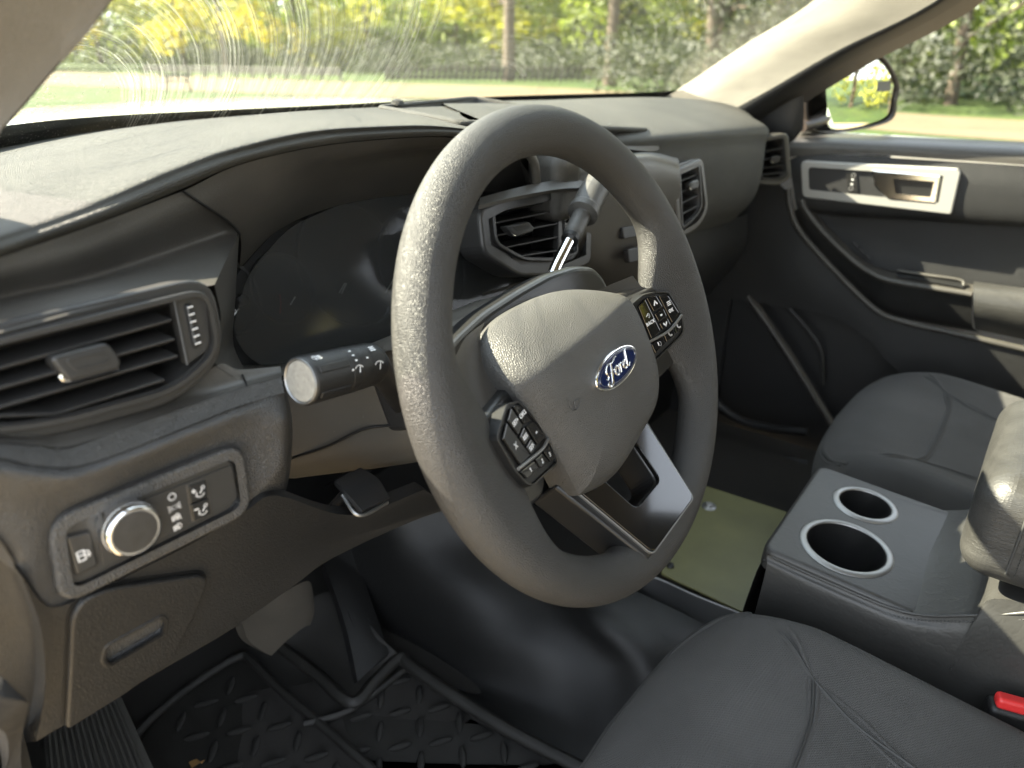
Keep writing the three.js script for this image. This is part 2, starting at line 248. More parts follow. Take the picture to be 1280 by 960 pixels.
  { const t = thing('picket_row', 'row of short leaning timber pickets across the road', 'picket fence'); const wm = M([.06, .05, .043], .9); const A = [21.9, -22.9], B = [26.6, -16.1];
    for (let i = 0; i < 36; i++) { const k = i / 35, x = lerp(A[0], B[0], k), z = lerp(A[1], B[1], k), g = rbox(.13, .56, .06, .02, 1); g.rotateZ(-.22); g.rotateY(Math.atan2(B[0] - A[0], B[1] - A[1]) - Math.PI / 2); g.translate(x, GY + .34, z); obj('picket', g, wm, t); }
    obj('rail', bar([[A[0], GY + .2, A[1]], [B[0], GY + .2, B[1]]], .05, 2, 6), wm, t); }
  { const t = thing('guard_rail', 'long low dark guard rail on short posts across the road', 'guard rail'); const A = [19, -36.5], B = [21.4, -25.2]; const dm = M([.05, .045, .04], .7);
    for (const y of [.28, .44]) obj('rail', bar([[A[0], GY + y, A[1]], [B[0], GY + y, B[1]]], .055, 2, 8), dm, t);
    for (let i = 0; i <= 12; i++) { const k = i / 12; obj('post', bar([[lerp(A[0], B[0], k), GY, lerp(A[1], B[1], k)], [lerp(A[0], B[0], k), GY + .5, lerp(A[1], B[1], k)]], .06, 2, 6), dm, t); } }
  { const t = thing('park_bench', 'small dark bench on the verge beside the road', 'bench'); t.position.set(12.9, GY, -23.1); t.rotation.y = -.5; t.scale.setScalar(.8); const dm = M([.03, .035, .03], .6);
    obj('seat', (() => { const g = rbox(.95, .05, .4, .01); g.translate(0, .43, 0); return g; })(), dm, t); obj('backrest', (() => { const g = rbox(.95, .12, .04, .01); g.translate(0, .62, -.2); return g; })(), dm, t);
    for (const s of [-1, 1]) obj('leg', [bar([[s * .36, .43, .05], [s * .48, 0, .1]], .03, 2, 6), bar([[s * .36, .62, -.2], [s * .44, 0, -.15]], .03, 2, 6)], dm, t); }
}
// ---------- car body round the cabin
const body = thing('car_body', 'white car body with windscreen, pale windscreen pillars and headlining', 'car body');
{
  const paint = M([.72, .7, .66], .3, { clearcoat: 1, clearcoatRoughness: .04 });
  obj('bonnet', skin([[[-.5, .05, -.52], [-.2, .092, -.68], [.345, .102, -.79], [.89, .092, -.68], [1.19, .05, -.52]], [[-.55, -.02, -1.2], [-.32, .088, -1.2], [.345, .108, -1.25], [1.01, .088, -1.2], [1.24, -.02, -1.2]], [[-.55, -.06, -1.6], [-.32, .055, -1.6], [.345, .08, -1.65], [1.01, .055, -1.6], [1.24, -.06, -1.6]], [[-.45, -.25, -1.9], [-.3, -.1, -1.92], [.345, -.06, -2], [.99, -.1, -1.92], [1.14, -.25, -1.9]]], 40, 30, .004), paint, body);
  const base = [[-.33, .119, -.43], [-.24, .12, -.53], ...[[-.1548,.121,-.6091],[-.0213,.121,-.6901],[.1268,.121,-.7296],[.2978,.121,-.7191],[.4461,.121,-.6786],[.6764,.121,-.623],[.8403,.121,-.5144],[.9141,.121,-.4668],[.9939,.12,-.4363]], [1.05, .119, -.4]];
  const rise = (k, inn) => base.map((p) => [p[0] + (.345 - p[0]) * inn, p[1] + .4 * k, p[2] + .655 * k]);
  const glassRows = [base, rise(.25, .05), rise(.5, .09), rise(.75, .125), rise(1, .16)];
  obj('windscreen', skin(glassRows, 40, 24), M([.93, .97, .92], .0, { transmission: 1, thickness: 0, ior: 1.5 }), body);
  obj('black_band', skin([base.map((p) => add(p, [0, -.06, -.012])), base.map((p) => add(p, [0, -.003, -.005])), base.map((p, i) => add(p, [(.345 - p[0]) * .008, [.026, .026, .025, .02, .014, .011, .011, .011, .012, .012, .014, .016][i], [.04, .04, .038, .03, .02, .016, .016, .016, .016, .018, .02, .024][i] - .006]))], 40, 6), M(.006, .6), body);
  // wiped smears and dust on the glass
  const sm = document.createElement('canvas'); sm.width = 2048; sm.height = 1024; const c = sm.getContext('2d'); c.fillStyle = '#040404'; c.fillRect(0, 0, 2048, 1024);
  const R = rng(21);
  const film = DIRT(c, R);
  const at = new THREE.CanvasTexture(sm); at.wrapS = at.wrapT = THREE.ClampToEdgeWrapping;
  const fg = skin(glassRows.map((r, j) => r.map((p) => add(p, [0, -.0035, .0022]))), 40, 24); { const uv = fg.attributes.uv; let mu = 0, mv = 0; for (let i = 0; i < uv.count; i++) { mu = Math.max(mu, uv.getX(i)); mv = Math.max(mv, uv.getY(i)); } for (let i = 0; i < uv.count; i++) uv.setXY(i, uv.getX(i) / mu, uv.getY(i) / mv); }
  obj('dirt_film', fg, M([.8, .8, .74], .95, { alphaMap: at, transparent: true }), body);

  // passenger side pillar trim
  const e1 = [[1.035,.1115,-.463],[1.022,.1571,-.387],[1.005,.218,-.287],[.98,.2852,-.1669]], e1b = [.93, .4, -.02], e1c = [.87, .5, .15];
  const e2 = [[.985,.0957,-.302],[.98,.1431,-.2184],[.97,.2079,-.1104],[.945,.2863,.0399]], e2b = [.92, .41, .15], e2c = [.88, .5, .32];
  const A = [...e1, e1b, e1c], B = [...e2, e2b, e2c], mid = A.map((p, i) => add(mix(p, B[i], .5), [-.012, .006, .0]));
  obj('pillar_trim', skin([A, mid, B], 40, 14), K.liner, body);
  obj('pillar_foot', skin([[...[[.985,.1087,-.4452],[.985,.1213,-.4321],[.985,.1374,-.3988]]], [...[[.99,.0846,-.3107],[.99,.0968,-.3025],[.99,.1076,-.2895]]]], 4, 4), K.liner, body);
  const e3 = [[1.015,.0827,-.2588],[1.012,.1374,-.1837],[1,.2028,-.0842],[.975,.2848,.0578]], C3 = [...e3, [.95, .41, .16], [.91, .5, .33]];
  obj('door_seal', skin([B, B.map((p, i) => add(mix(p, C3[i], .5), [-.012, 0, 0])), C3, C3.map((p) => add(p, [.03, -.002, .006]))], 40, 8), K.seal, body);
  obj('pillar_outer', skin([C3.map((p) => add(p, [.018, -.001, .003])), C3.map((p) => add(p, [.06, -.012, .018]))], 30, 4), M([.035, .03, .026], .5), body);
  // driver side pillar trim, mirrored, shade put into its darker colour
  const q1 = [[-.345,.1259,-.2071],[-.302,.1774,-.1662],[-.287,.2041,-.1308],[-.275,.234,-.0821]], q0 = [[-.36, .11, -.42], [-.33, .13, -.36]];
  const Q1 = [...q1, [-.225, .33, .02], [-.17, .5, .2]], Q2 = [...[[-.345,.138,-.4138],[-.33,.2013,-.1913],[-.318,.2273,-.1351],[-.305,.2565,-.0843]], [-.29, .34, .12], [-.25, .5, .32]];
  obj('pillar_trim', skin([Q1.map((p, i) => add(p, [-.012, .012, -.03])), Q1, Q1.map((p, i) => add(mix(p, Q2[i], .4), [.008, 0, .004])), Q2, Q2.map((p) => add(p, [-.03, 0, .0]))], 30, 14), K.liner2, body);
  // headlining and roof, doors shut behind
  obj('headlining', skin([[[-.2, .5, .1], [.1, .525, -.08], [.345, .53, -.1], [.6, .525, -.08], [.9, .5, .15]], [[-.28, .5, .5], [.1, .56, .45], [.345, .565, .45], [.6, .56, .45], [.97, .5, .5]], [[-.28, .5, 1.1], [.1, .565, 1.1], [.345, .57, 1.1], [.6, .565, 1.1], [.97, .5, 1.1]], [[-.28, .46, 2.3], [.1, .5, 2.3], [.345, .51, 2.3], [.6, .5, 2.3], [.97, .46, 2.3]]], 16, 20, .03), K.liner, body);
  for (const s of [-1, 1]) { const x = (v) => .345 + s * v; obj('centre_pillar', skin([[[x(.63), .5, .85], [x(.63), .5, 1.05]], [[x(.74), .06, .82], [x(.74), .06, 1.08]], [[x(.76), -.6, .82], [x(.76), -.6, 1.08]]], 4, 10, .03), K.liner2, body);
    obj('rear_side', skin([[[x(.75), .08, 1.06], [x(.75), .12, 2.3]], [[x(.78), -.6, 1.06], [x(.78), -.6, 2.3]]], 4, 4, .03), K.hard, body); }
  obj('rear_bench', skin([[[-.3, .25, 1.5], [1.0, .25, 1.5]], [[-.3, -.25, 1.4], [1.0, -.25, 1.4]], [[-.3, -.3, .95], [1.0, -.3, .95]], [[-.3, -.6, .95], [1.0, -.6, .95]]], 4, 14, .03), K.fabric, body);
  obj('outer_side', skin([[[1.17, .06, -.8], [1.175, .06, .2], [1.175, .08, 1.1]], [[1.2, -.3, -.8], [1.21, -.3, .2], [1.21, -.3, 1.1]], [[1.16, -.7, -.8], [1.17, -.7, .2], [1.17, -.7, 1.1]]], 12, 10, .01), paint, body);
  obj('kick_panel', skin([[[1.12, .1, -.8], [1.12, .1, -.28]], [[1.1, -.66, -.8], [1.1, -.66, -.28]]], 4, 4, .01), K.hard, body);
  // scuttle and carcass behind the dashboard
  obj('bulkhead', skin([[[-.42, .1, -.42], [-.1, .1, -.66], [.345, .1, -.73], [.8, .1, -.66], [1.09, .1, -.42]], [[-.44, -.2, -.62], [-.1, -.2, -.78], [.345, -.2, -.78], [.8, -.2, -.78], [1.11, -.2, -.62]], [[-.44, -.66, -.62], [-.1, -.66, -.78], [.345, -.66, -.78], [.8, -.66, -.78], [1.11, -.66, -.62]]], 20, 10, .02), K.black, body);
  obj('side_sill', skin([[[-.43, .0, -.6], [-.43, .0, -.2], [-.44, -.35, -.15], [-.45, -.52, .0], [-.45, -.52, 1.1]], [[-.41, -.64, -.62], [-.4, -.64, -.3], [-.4, -.64, -.1], [-.38, -.66, .1], [-.38, -.66, 1.1]]], 24, 8, .02), K.carpet, body);
}

// ---------- dashboard
const dash = thing('dashboard', 'dark grey grained dashboard with hooded gauge cluster, air vents and light switches', 'dashboard');
{
  // soft top pad, rolled front edge over the gauges up to the foot of the windscreen
  const edgeLow = [[-.3542,.1175,-.15],[-.3177,.1176,-.168],[-.2604,.1208,-.19],[-.1955,.1304,-.203],[-.1426,.1398,-.212],[-.0686,.1451,-.214],[.0123,.1444,-.207],[.0718,.1404,-.2],[.1503,.1274,-.19]];
  const edgeTop = [[-.3524,.1258,-.148],[-.3163,.1251,-.166],[-.2592,.1292,-.188],[-.1945,.1407,-.201],[-.1425,.1476,-.21],[-.0691,.153,-.212],[.0109,.1512,-.205],[.0699,.1469,-.198],[.1476,.1346,-.188]];
  const edgeIn = edgeTop.map((p) => add(p, [0, .005, -.022]));
  const mid = [[-.37, .126, -.3], [-.3, .133, -.33], [-.2, .142, -.36], [-.12, .148, -.39], [-.04, .151, -.41], [.05, .152, -.42], [.14, .15, -.41], [.22, .147, -.4], [.3, .142, -.38]];
  const far = [[-.269,.125,-.5009],[-.1622,.125,-.5859],[-.031,.125,-.6676],[.1152,.125,-.7089],[.2845,.125,-.7012],[.4317,.125,-.6632],[.5481,.125,-.6281],[.6531,.125,-.6047],[.7322,.125,-.5531]];
  const top = obj('top_pad', skin([edgeLow, edgeLow.map((p, i) => add(mix(p, edgeTop[i], .5), [0, 0, .004])), edgeTop, edgeIn, mid, far], 60, 40), K.pad, dash);
  // black gap strip at the foot of the glass
  // passenger side pad and face
  const pTop = [[.5481,.125,-.6281],[.6531,.125,-.6047],[.7322,.125,-.5531],[.805,.125,-.4932],[.8843,.124,-.4336],[.9131,.121,-.3801],[.861,.115,-.2921]];
  const pMid = [[.28, .147, -.39], [.42, .14, -.37], [.56, .138, -.37], [.72, .134, -.36], [.86, .128, -.34], [.96, .118, -.3], [1.02, .1, -.26]];
  const pCrest = [[.24, .118, -.235], [.36, .116, -.225], [.5, .112, -.215], [.64, .106, -.21], [.78, .1, -.205], [.9, .092, -.2], [.94, .086, -.212], [1.0, .078, -.25]].filter((p, i) => i !== 3);
  const pFace = [[.24, .09, -.225], [.36, .088, -.213], [.5, .082, -.198], [.64, .072, -.188], [.78, .062, -.186], [.9, .052, -.187], [.935, .048, -.205], [.99, .045, -.25]].filter((p, i) => i !== 3);
  const pLow = [[.24, .02, -.24], [.36, .01, -.23], [.5, .0, -.21], [.64, -.012, -.195], [.78, -.022, -.19], [.9, -.03, -.19], [.93, -.03, -.21], [.985, -.03, -.255]].filter((p, i) => i !== 3);
  const pBot = [[.24, -.05, -.27], [.36, -.06, -.26], [.5, -.07, -.245], [.64, -.075, -.235], [.78, -.08, -.23], [.9, -.085, -.225], [.93, -.085, -.24], [.985, -.085, -.26]].filter((p, i) => i !== 3);
  obj('passenger_pad', skin([pTop, pMid, pCrest, pFace, pLow, pBot], 40, 44), K.pad, dash);
  obj('light_stop_skin', skin([[[-.4, .1, -.26], [-.24, .105, -.3], [.0, .11, -.34], [.3, .1, -.33], [1.0, .07, -.3]], [[-.4, .0, -.24], [-.24, .0, -.32], [.0, .0, -.34], [.3, .0, -.33], [1.0, .0, -.3]], [[-.4, -.1, -.24], [-.24, -.12, -.32], [.0, -.12, -.34], [.3, -.12, -.33], [1.0, -.1, -.3]]], 20, 8, -.02), K.black, dash);  // black skin added behind the panels so gaps stay dark and leak no light
  obj('light_stop_wall', skin([[[.9, .09, -.27], [1.13, .09, -.27]], [[.9, -.3, -.36], [1.13, -.3, -.36]], [[.9, -.66, -.4], [1.13, -.66, -.4]]], 4, 8), K.black, dash);  // added to stop sun leaking between the dashboard end and the door
  obj('lower_centre_panel', skin([[[.16, -.04, -.24], [.33, -.05, -.235], [.52, -.06, -.235]], [[.16, -.15, -.26], [.33, -.16, -.25], [.52, -.16, -.25]], [[.16, -.33, -.42], [.33, -.33, -.42], [.52, -.33, -.42]], [[.16, -.45, -.6], [.33, -.45, -.6], [.52, -.45, -.6]]], 10, 14), K.hard, dash);
  // glove box face under it
  obj('glove_box_lid', skin([[[.5, -.072, -.25], [.75, -.08, -.235], [.99, -.088, -.23]], [[.5, -.16, -.25], [.75, -.17, -.235], [1.0, -.175, -.235]], [[.5, -.3, -.33], [.75, -.31, -.32], [1.0, -.31, -.32]]], 16, 12), K.hard, dash);
  obj('lower_edge_panel', skin([[[.5, -.3, -.33], [.75, -.31, -.32], [1.0, -.31, -.32]], [[.5, -.32, -.6], [.75, -.32, -.6], [1.0, -.32, -.6]]], 6, 4), K.hard, dash);

  // hard fascia under the rolled edge, from the door to the seam beside the gauges
  obj('fascia_panel', skin([
    [[-.354,.1163,-.152],[-.3172,.1167,-.17],[-.2596,.1199,-.192],[-.1929,.1288,-.205]],
    [[-.357,.11,-.148],[-.3203,.108,-.168],[-.2633,.1069,-.188],[-.1736,.1166,-.212]],
    [[-.358,.0963,-.158],[-.3203,.0943,-.178],[-.2602,.0884,-.197],[-.1361,.0878,-.24]],
    [[-.3612,.0955,-.148],[-.3286,.0952,-.155],[-.2745,.0933,-.16],[-.1775,.083,-.19]],
    [[-.37,.0981,-.116],[-.3422,.095,-.118],[-.2935,.0945,-.12],[-.2283,.0884,-.125]]], 30, 30), K.smooth, dash);
  // hood inside over the gauges
  const hood = obj('gauge_hood', skin([
    [[-.1929,.1289,-.204],[-.1421,.1391,-.213],[-.0678,.1444,-.215],[.0132,.1436,-.208],[.0729,.1395,-.201],[.1503,.1266,-.19]],
    [[-.1719,.1124,-.212],[-.1263,.1214,-.223],[-.0607,.1311,-.226],[.0163,.1323,-.222],[.0884,.13,-.215],[.1842,.1151,-.205]],
    [[-.1345,.0851,-.24],[-.1017,.0971,-.243],[-.0452,.113,-.248],[.0282,.1187,-.246],[.1161,.117,-.24],[.2265,.1006,-.225]],
    [[-.1097,.0432,-.287],[-.0682,.0664,-.288],[-.0112,.0765,-.29],[.0661,.076,-.29],[.1749,.0661,-.288],[.3214,.0408,-.28]]], 40, 20), K.smooth, dash);
  obj('seam', bar([[-.1932,.129,-.2035],[-.1721,.1131,-.2115],[-.148,.0965,-.228],[-.134,.0837,-.24]], .0011, 20, 6), K.black, hood);
  // walls of the recess
  obj('recess_wall', skin([[[-.2277,.088,-.126],[-.2277,.066,-.126],[-.2377,.0436,-.124],[-.2306,.0314,-.12]], [[-.1345,.0851,-.24],[-.1362,.0235,-.26],[-.1439,-.0095,-.26],[-.1719,-.0121,-.2]]], 16, 10), K.smooth, dash);
  obj('recess_floor', skin([[[-.2306,.0314,-.12],[-.1938,.0166,-.125],[-.1355,.0055,-.13],[-.0603,-.0049,-.13]], [[-.1367,-.0374,-.287],[-.0845,-.0532,-.287],[-.0079,-.0654,-.287],[.1506,-.101,-.287]]], 16, 8), K.smooth, dash);
  obj('recess_wall', skin([[[.1503,.1266,-.19],[.1775,.1081,-.2],[.2113,.0742,-.205],[.222,.0127,-.215]], [[.3169,.0852,-.29],[.3176,.0453,-.29],[.3276,-.0085,-.29],[.3205,-.131,-.29]]], 10, 8), K.smooth, dash);
  obj('recess_lip', bar([[.1372,.1286,-.19],[.1652,.12,-.186],[.1838,.1046,-.186],[.1945,.0773,-.19]], .005, 24, 10), K.smooth, dash);

  // gauge cluster
  const CL = {o:[-.0292,.0133,-.285],x:[1,0,0],y:[0,.9272,-.3746]}, lens = [[-.1203,-.023],[-.0835,.0241],[-.0263,.0552],[.0387,.0654],[.1136,.065],[.2372,.0519],[.3541,.0273],[.3949,-.0401],[.3265,-.1351],[.1351,-.103],[-.0025,-.0723],[-.1053,-.0607]];
  const cl = obj('gauge_cluster', plate(CL, rounded(lens, .02), -.012, 0, .001), M(.012, .55), dash);
  const dials = [[-.0973,.0082],[-.0405,.0023],[.0429,.0061],[.1371,-.0153]];
  dials.forEach((c, i) => { const r = [.03, .03, .06, .06][i];
    obj('dial_rim', knobOn(CL, c[0], c[1], 0, [[r, .0005], [r + .0025, .003], [r + .004, .0005]], 48), K.blackSatin, cl); });
  const need = M(.85, .4);
  for (const q of [[[-.1411,.0017,-.276],[-.1251,.0114,-.2799]], [[-.1366,.0031,-.2766],[-.1214,.0111,-.2798]], [[-.0721,.0019,-.2761],[-.0644,.0071,-.2782]], [[-.016,-.001,-.2749],[-.0058,.0057,-.2776]], [[-.0137,-.0023,-.2744],[-.0039,.0052,-.2774]], [[.0392,-.0143,-.2696],[.0555,-.0045,-.2735]]]) obj('needle', bar(q, .00075, 2, 6), need, cl);
  obj('red_mark', bar([[-.0849,-.0027,-.2753],[-.0806,.0046,-.2783],[-.0779,.0123,-.2814]], .0008, 8, 6), M([.25, .01, .01], .5), cl);
  obj('trip_knob', place((() => { const g = lathe([[0, .016], [.004, .0155], [.005, .013], [.005, 0]], 20); g.rotateX(Math.PI / 2); return g; })(), CL, ...[-.0912,.0023], .001), K.blackSatin, cl);
  const lensGlass = obj('cluster_lens', plate(CL, rounded(inset(lens, .003), .018), .018, .02, .0005), M([.5, .51, .5], .08, { transmission: .95, thickness: 0, specularIntensity: .3 }), cl);

  // smooth fascia below the vent
  obj('fascia_panel', skin([
    [[-.3813,.0575,-.118],[-.3537,.0514,-.119],[-.3396,.0429,-.118],[-.3295,.0412,-.118],[-.3034,.0374,-.119],[-.2768,.0348,-.12],[-.2554,.0347,-.122],[-.2346,.0399,-.124],[-.2222,.0317,-.124],[-.1907,.0217,-.128]],
    [[-.3828,.0586,-.112],[-.357,.0486,-.112],[-.3428,.0417,-.111],[-.3302,.0368,-.11],[-.3037,.0348,-.111],[-.2738,.0316,-.113],[-.2499,.0291,-.116],[-.2298,.0278,-.118],[-.2146,.0244,-.12],[-.1942,.0199,-.122]],
    [[-.3846,.0606,-.104],[-.3598,.0492,-.104],[-.3472,.0424,-.103],[-.333,.0353,-.102],[-.3004,.0332,-.104],[-.2704,.03,-.107],[-.2472,.0283,-.108],[-.2304,.0268,-.109],[-.2157,.0248,-.11],[-.2014,.0218,-.112]]], 40, 10), K.smooth, dash);
  obj('seam', bar([[-.2232,.0297,-.1205],[-.2243,.0262,-.1165],[-.2286,.0263,-.1085]], .0007, 8, 6), K.black, dash);
  // ribbed soft strip
  obj('soft_strip', skin([
    [[-.3845,.0598,-.105],[-.3597,.0484,-.105],[-.3471,.0416,-.104],[-.3328,.0343,-.103],[-.3076,.0334,-.104],[-.2705,.0296,-.107],[-.2338,.0273,-.108],[-.2021,.0223,-.111]],
    [[-.386,.0599,-.1],[-.3616,.048,-.1],[-.3503,.0409,-.099],[-.336,.0331,-.098],[-.314,.0308,-.099],[-.2731,.0266,-.102],[-.2377,.0249,-.103],[-.205,.0197,-.106]],
    [[-.388,.0602,-.093],[-.3645,.0468,-.093],[-.3549,.0395,-.092],[-.3404,.0309,-.091],[-.3217,.0269,-.092],[-.2767,.0243,-.095],[-.2421,.0226,-.097],[-.2093,.0174,-.1]]], 40, 12), M([.07, .067, .062], .5, bump(T.leather, .0012)), dash);
  // padded knee panel
  obj('knee_pad', skin([
    [[-.3879,.0594,-.094],[-.3644,.046,-.094],[-.3547,.0386,-.093],[-.3402,.03,-.092],[-.3214,.026,-.093],[-.2763,.0233,-.096],[-.2416,.0216,-.098],[-.2098,.0165,-.102],[-.1943,.0051,-.12]],
    [[-.3884,.0563,-.086],[-.3678,.0427,-.087],[-.3569,.0348,-.0865],[-.3415,.0255,-.0865],[-.3179,.0215,-.089],[-.2776,.0196,-.092],[-.2424,.0173,-.094],[-.2122,.0124,-.098],[-.1931,-.0037,-.12]],
    [[-.385,.036,-.0969],[-.3701,.0232,-.0954],[-.3573,.0121,-.0962],[-.3387,.0021,-.1017],[-.3118,.0009,-.1022],[-.273,.0031,-.1003],[-.2378,.0033,-.0955],[-.2173,.005,-.0905],[-.1981,-.0152,-.1125]],
    [[-.3849,.0217,-.1001],[-.3732,.0072,-.0987],[-.3622,-.0099,-.0983],[-.3436,-.0156,-.105],[-.3125,-.0168,-.1044],[-.2748,-.0148,-.1025],[-.2386,-.0133,-.0987],[-.2179,-.0093,-.0928],[-.1988,-.0349,-.1165]],
    [[-.3815,.0029,-.107],[-.3722,-.0063,-.104],[-.3657,-.0337,-.1002],[-.3507,-.0451,-.1039],[-.3196,-.0449,-.1033],[-.2812,-.0449,-.1013],[-.244,-.0395,-.0976],[-.2209,-.03,-.0949],[-.2039,-.0515,-.1159]],
    [[-.3735,-.0156,-.115],[-.3692,-.026,-.105],[-.3651,-.0456,-.102],[-.3515,-.0517,-.103],[-.3213,-.0543,-.104],[-.2814,-.0565,-.105],[-.2444,-.0544,-.106],[-.2187,-.0574,-.108],[-.2014,-.077,-.13]]], 60, 40), K.grained, dash);
  // hard lower panel
  const KN = {o:[-.3286,-.1108,-.115],x:[.9987,0,.0519],y:[-.0125,.9704,.2413]};
  obj('knee_panel', skin([
    [[-.3719,-.017,-.0939],[-.3652,-.0428,-.1],[-.352,-.0498,-.101],[-.3227,-.0506,-.0997],[-.2846,-.0506,-.0977],[-.2506,-.0461,-.0948],[-.2288,-.0475,-.094],[-.1638,-.1044,-.1048],[-.0858,-.1232,-.1055]],
    [[-.37,-.0595,-.1044],[-.3613,-.0739,-.1075],[-.3456,-.0809,-.1084],[-.3192,-.0859,-.1083],[-.2842,-.0848,-.1062],[-.2451,-.0799,-.103],[-.2205,-.0843,-.1028],[-.1551,-.1148,-.107],[-.0741,-.1353,-.1079]],
    [[-.3751,-.1026,-.1154],[-.3658,-.1121,-.1173],[-.3454,-.1161,-.1172],[-.3171,-.1175,-.1161],[-.2803,-.1182,-.1143],[-.2326,-.1156,-.1112],[-.2063,-.1142,-.1095],[-.1365,-.137,-.1116],[-.0485,-.1637,-.1136]],
    [[-.3853,-.142,-.1257],[-.3715,-.1428,-.1252],[-.3394,-.146,-.1244],[-.3092,-.1475,-.1232],[-.2627,-.1496,-.1213],[-.2121,-.1436,-.1171],[-.1783,-.1397,-.1144],[-.0895,-.1559,-.1138],[.0006,-.1857,-.1166]]], 40, 16, -.012), K.hard, dash);
  obj('dashboard_end', skin([
    [[-.3754,.0125,-.098],[-.3728,-.0016,-.099],[-.3692,-.026,-.105],[-.3676,-.0654,-.116],[-.3716,-.1156,-.132],[-.3802,-.1725,-.158]],
    [[-.3798,.0052,-.11],[-.3759,-.0116,-.12],[-.3738,-.0438,-.13],[-.373,-.084,-.14],[-.3781,-.1331,-.155],[-.3856,-.1821,-.175]],
    [[-.42, .06, -.12], [-.425, .0, -.14], [-.425, -.06, -.16], [-.425, -.11, -.18], [-.425, -.16, -.2], [-.42, -.2, -.22]]], 24, 12), K.hard, dash);
  // fuse box lid with finger slot
  const lidP = [[-.0305,.0386],[-.0274,.057],[-.0205,.0663],[-.006,.0639],[.0433,.0361],[.0476,.0298],[.043,.0151],[.021,-.0269],[-.0107,-.0318],[-.0432,-.0323]];
  const slot = [[-.018,.0105],[-.0149,.021],[.0174,.0205],[.0197,.0124],[.0173,.0028],[-.0154,.0025]];
  const lid = obj('storage_lid', plate(KN, rounded(lidP, [.004, .008, .012, .02, .004, .004, .01, .01, .005, .004]), .0005, .005, .0015, [rounded(slot, .003)]), K.hard, dash);
  obj('lid_gap', ringPlate(KN, inset(lidP, -.0012), .006, .0012, .0002, .0009, 0), K.black, lid);
  obj('finger_slot', [plate(KN, rounded(inset(slot, -.002), .003), .0001, .0006, 0)], K.grained, lid);
  obj('slot_lip', ringPlate(KN, inset(slot, -.0015), .004, .0014, .004, .0058, .0008), K.hard, lid);

  // switch panel
  const SW = {o:[-.31,-.0209,-.098],x:[.9987,0,.0519],y:[.0027,.9986,-.0522]};
  const lipP = [[-.0508,-.0248],[-.044,.0249],[.0632,.0221],[.0599,-.0249]];
  const plateP = [[-.0446,-.0176],[-.0412,.0191],[.0556,.0162],[.0529,-.0166]];
  obj('padded_surround', ringPlate(SW, lipP, .014, .0048, -.004, .0045, .0022, 8), K.grained, dash);
  const panelM = M([.036, .035, .033], .36, { map: T.blotch, ...bump(T.fine, .0001) });
  const sw = obj('switch_panel', plate(SW, rounded(plateP, .011), -.003, .002, .0006), panelM, dash);
  const inner = [[-.0234,.0137],[-.0209,.0143],[.054,.0109],[.0527,-.0125],[-.0256,-.0135],[-.0263,-.0131]];
  obj('panel_insert', plate(SW, rounded(inner, .003), .0015, .0027, .0004), panelM, sw);
  const fuelB = [[-.0382,.0121],[-.0277,.0096],[-.0286,-.0111],[-.0394,-.0111]];
  obj('button_gap', plate(SW, rounded(inset(fuelB, -.0008), .002), .0015, .0024, 0), K.black, sw);
  const fb = obj('fuel_door_button', plate(SW, rounded(fuelB, .0018), .001, .0042, .0012), panelM, sw);
  glyph(fb, SW, [-.0337,-.0014], .0044, .0065, 'fuel');
  const kc = [[-.0107,.005]][0];
  const knob = obj('light_knob', knobOn(SW, kc[0], kc[1], .002, [[.0143, 0], [.0143, .012], [.0137, .0142], [.0122, .0148], [.0119, .0142], [0, .0141]], 64), K.chrome, sw);
  { const R = [], c = kc; for (let i = 0; i < 60; i++) { const a = i / 60 * Math.PI * 2; const b = rbox(.0007, .0009, .009, .0003, 1); b.rotateZ(a); R.push(place(b, SW, c[0] + Math.cos(a) * .0143, c[1] + Math.sin(a) * .0143, .0072)); } obj('knurling', R, K.chrome, knob); }
  obj('knob_face', knobOn(SW, kc[0], kc[1], .0161, [[.0116, -.001], [.0116, .0003], [.0112, .0006], [0, .0008]], 48), panelM, knob);
  for (const [p, k] of [[[-.0207,.0088], 'sun'], [[.0163,.0077], 'ring'], [[.0161,.0009], 'side'], [[.0156,-.0053], 'auto'], [[.0151,-.0115], 'low']]) glyph(sw, SW, p, .0029, .0052, k);
  for (const [q, k] of [[[[.0259,.0103],[.0364,.0095],[.0353,-.0019],[.0247,-.0009]], 'plus'], [[[.0246,-.0014],[.0352,-.0024],[.0348,-.0133],[.024,-.0125]], 'minus']]) {
    const b = obj('dimmer_button', plate(SW, rounded(q, .001), .002, .0042, .0007), K.blackSatin, sw);
    const c = q.reduce((a, p) => [a[0] + p[0] / 4, a[1] + p[1] / 4], [0, 0]); glyph(b, SW, c, .0044, .0068, k);
  }
  obj('button_frame', ringPlate(SW, [[.0251,.0112],[.037,.0102],[.0357,-.0138],[.0233,-.0133]], .0012, .0008, .0024, .0032, .0002), K.smooth, sw);

  // outboard air vent
  vent(dash, {o:[-.3022,.0682,-.115],x:[1,0,0],y:[0,.9781,-.2079]}, 'driver', {
    ring: [[-.0766,.0256],[.0659,.0227],[.0612,-.0155],[.0311,-.0294],[-.0353,-.0237],[-.0883,-.0078]], r: [.004, .014, .012, .02, .02, .004],
    slats: [[[-.0727,.012],[.0401,.011]], [[-.0756,.0036],[.0385,.0003]], [[-.0785,-.0048],[.0373,-.0091]], [[-.069,-.0036],[-.0302,-.0176],[.0259,-.0194]]], tab: [[-.0259,.0103],[.0023,.0093],[.0056,-.0019],[.0034,-.006],[-.0205,-.0046],[-.023,-.0007]], thumb: [[.0447,.0207],[.0599,.0196],[.063,.0169],[.0582,-.0072],[.0533,-.0129],[.0407,-.0165]], wheel: [[.0491,.0168],[.054,.0169],[.0521,-.0087],[.0465,-.0093]] });
}
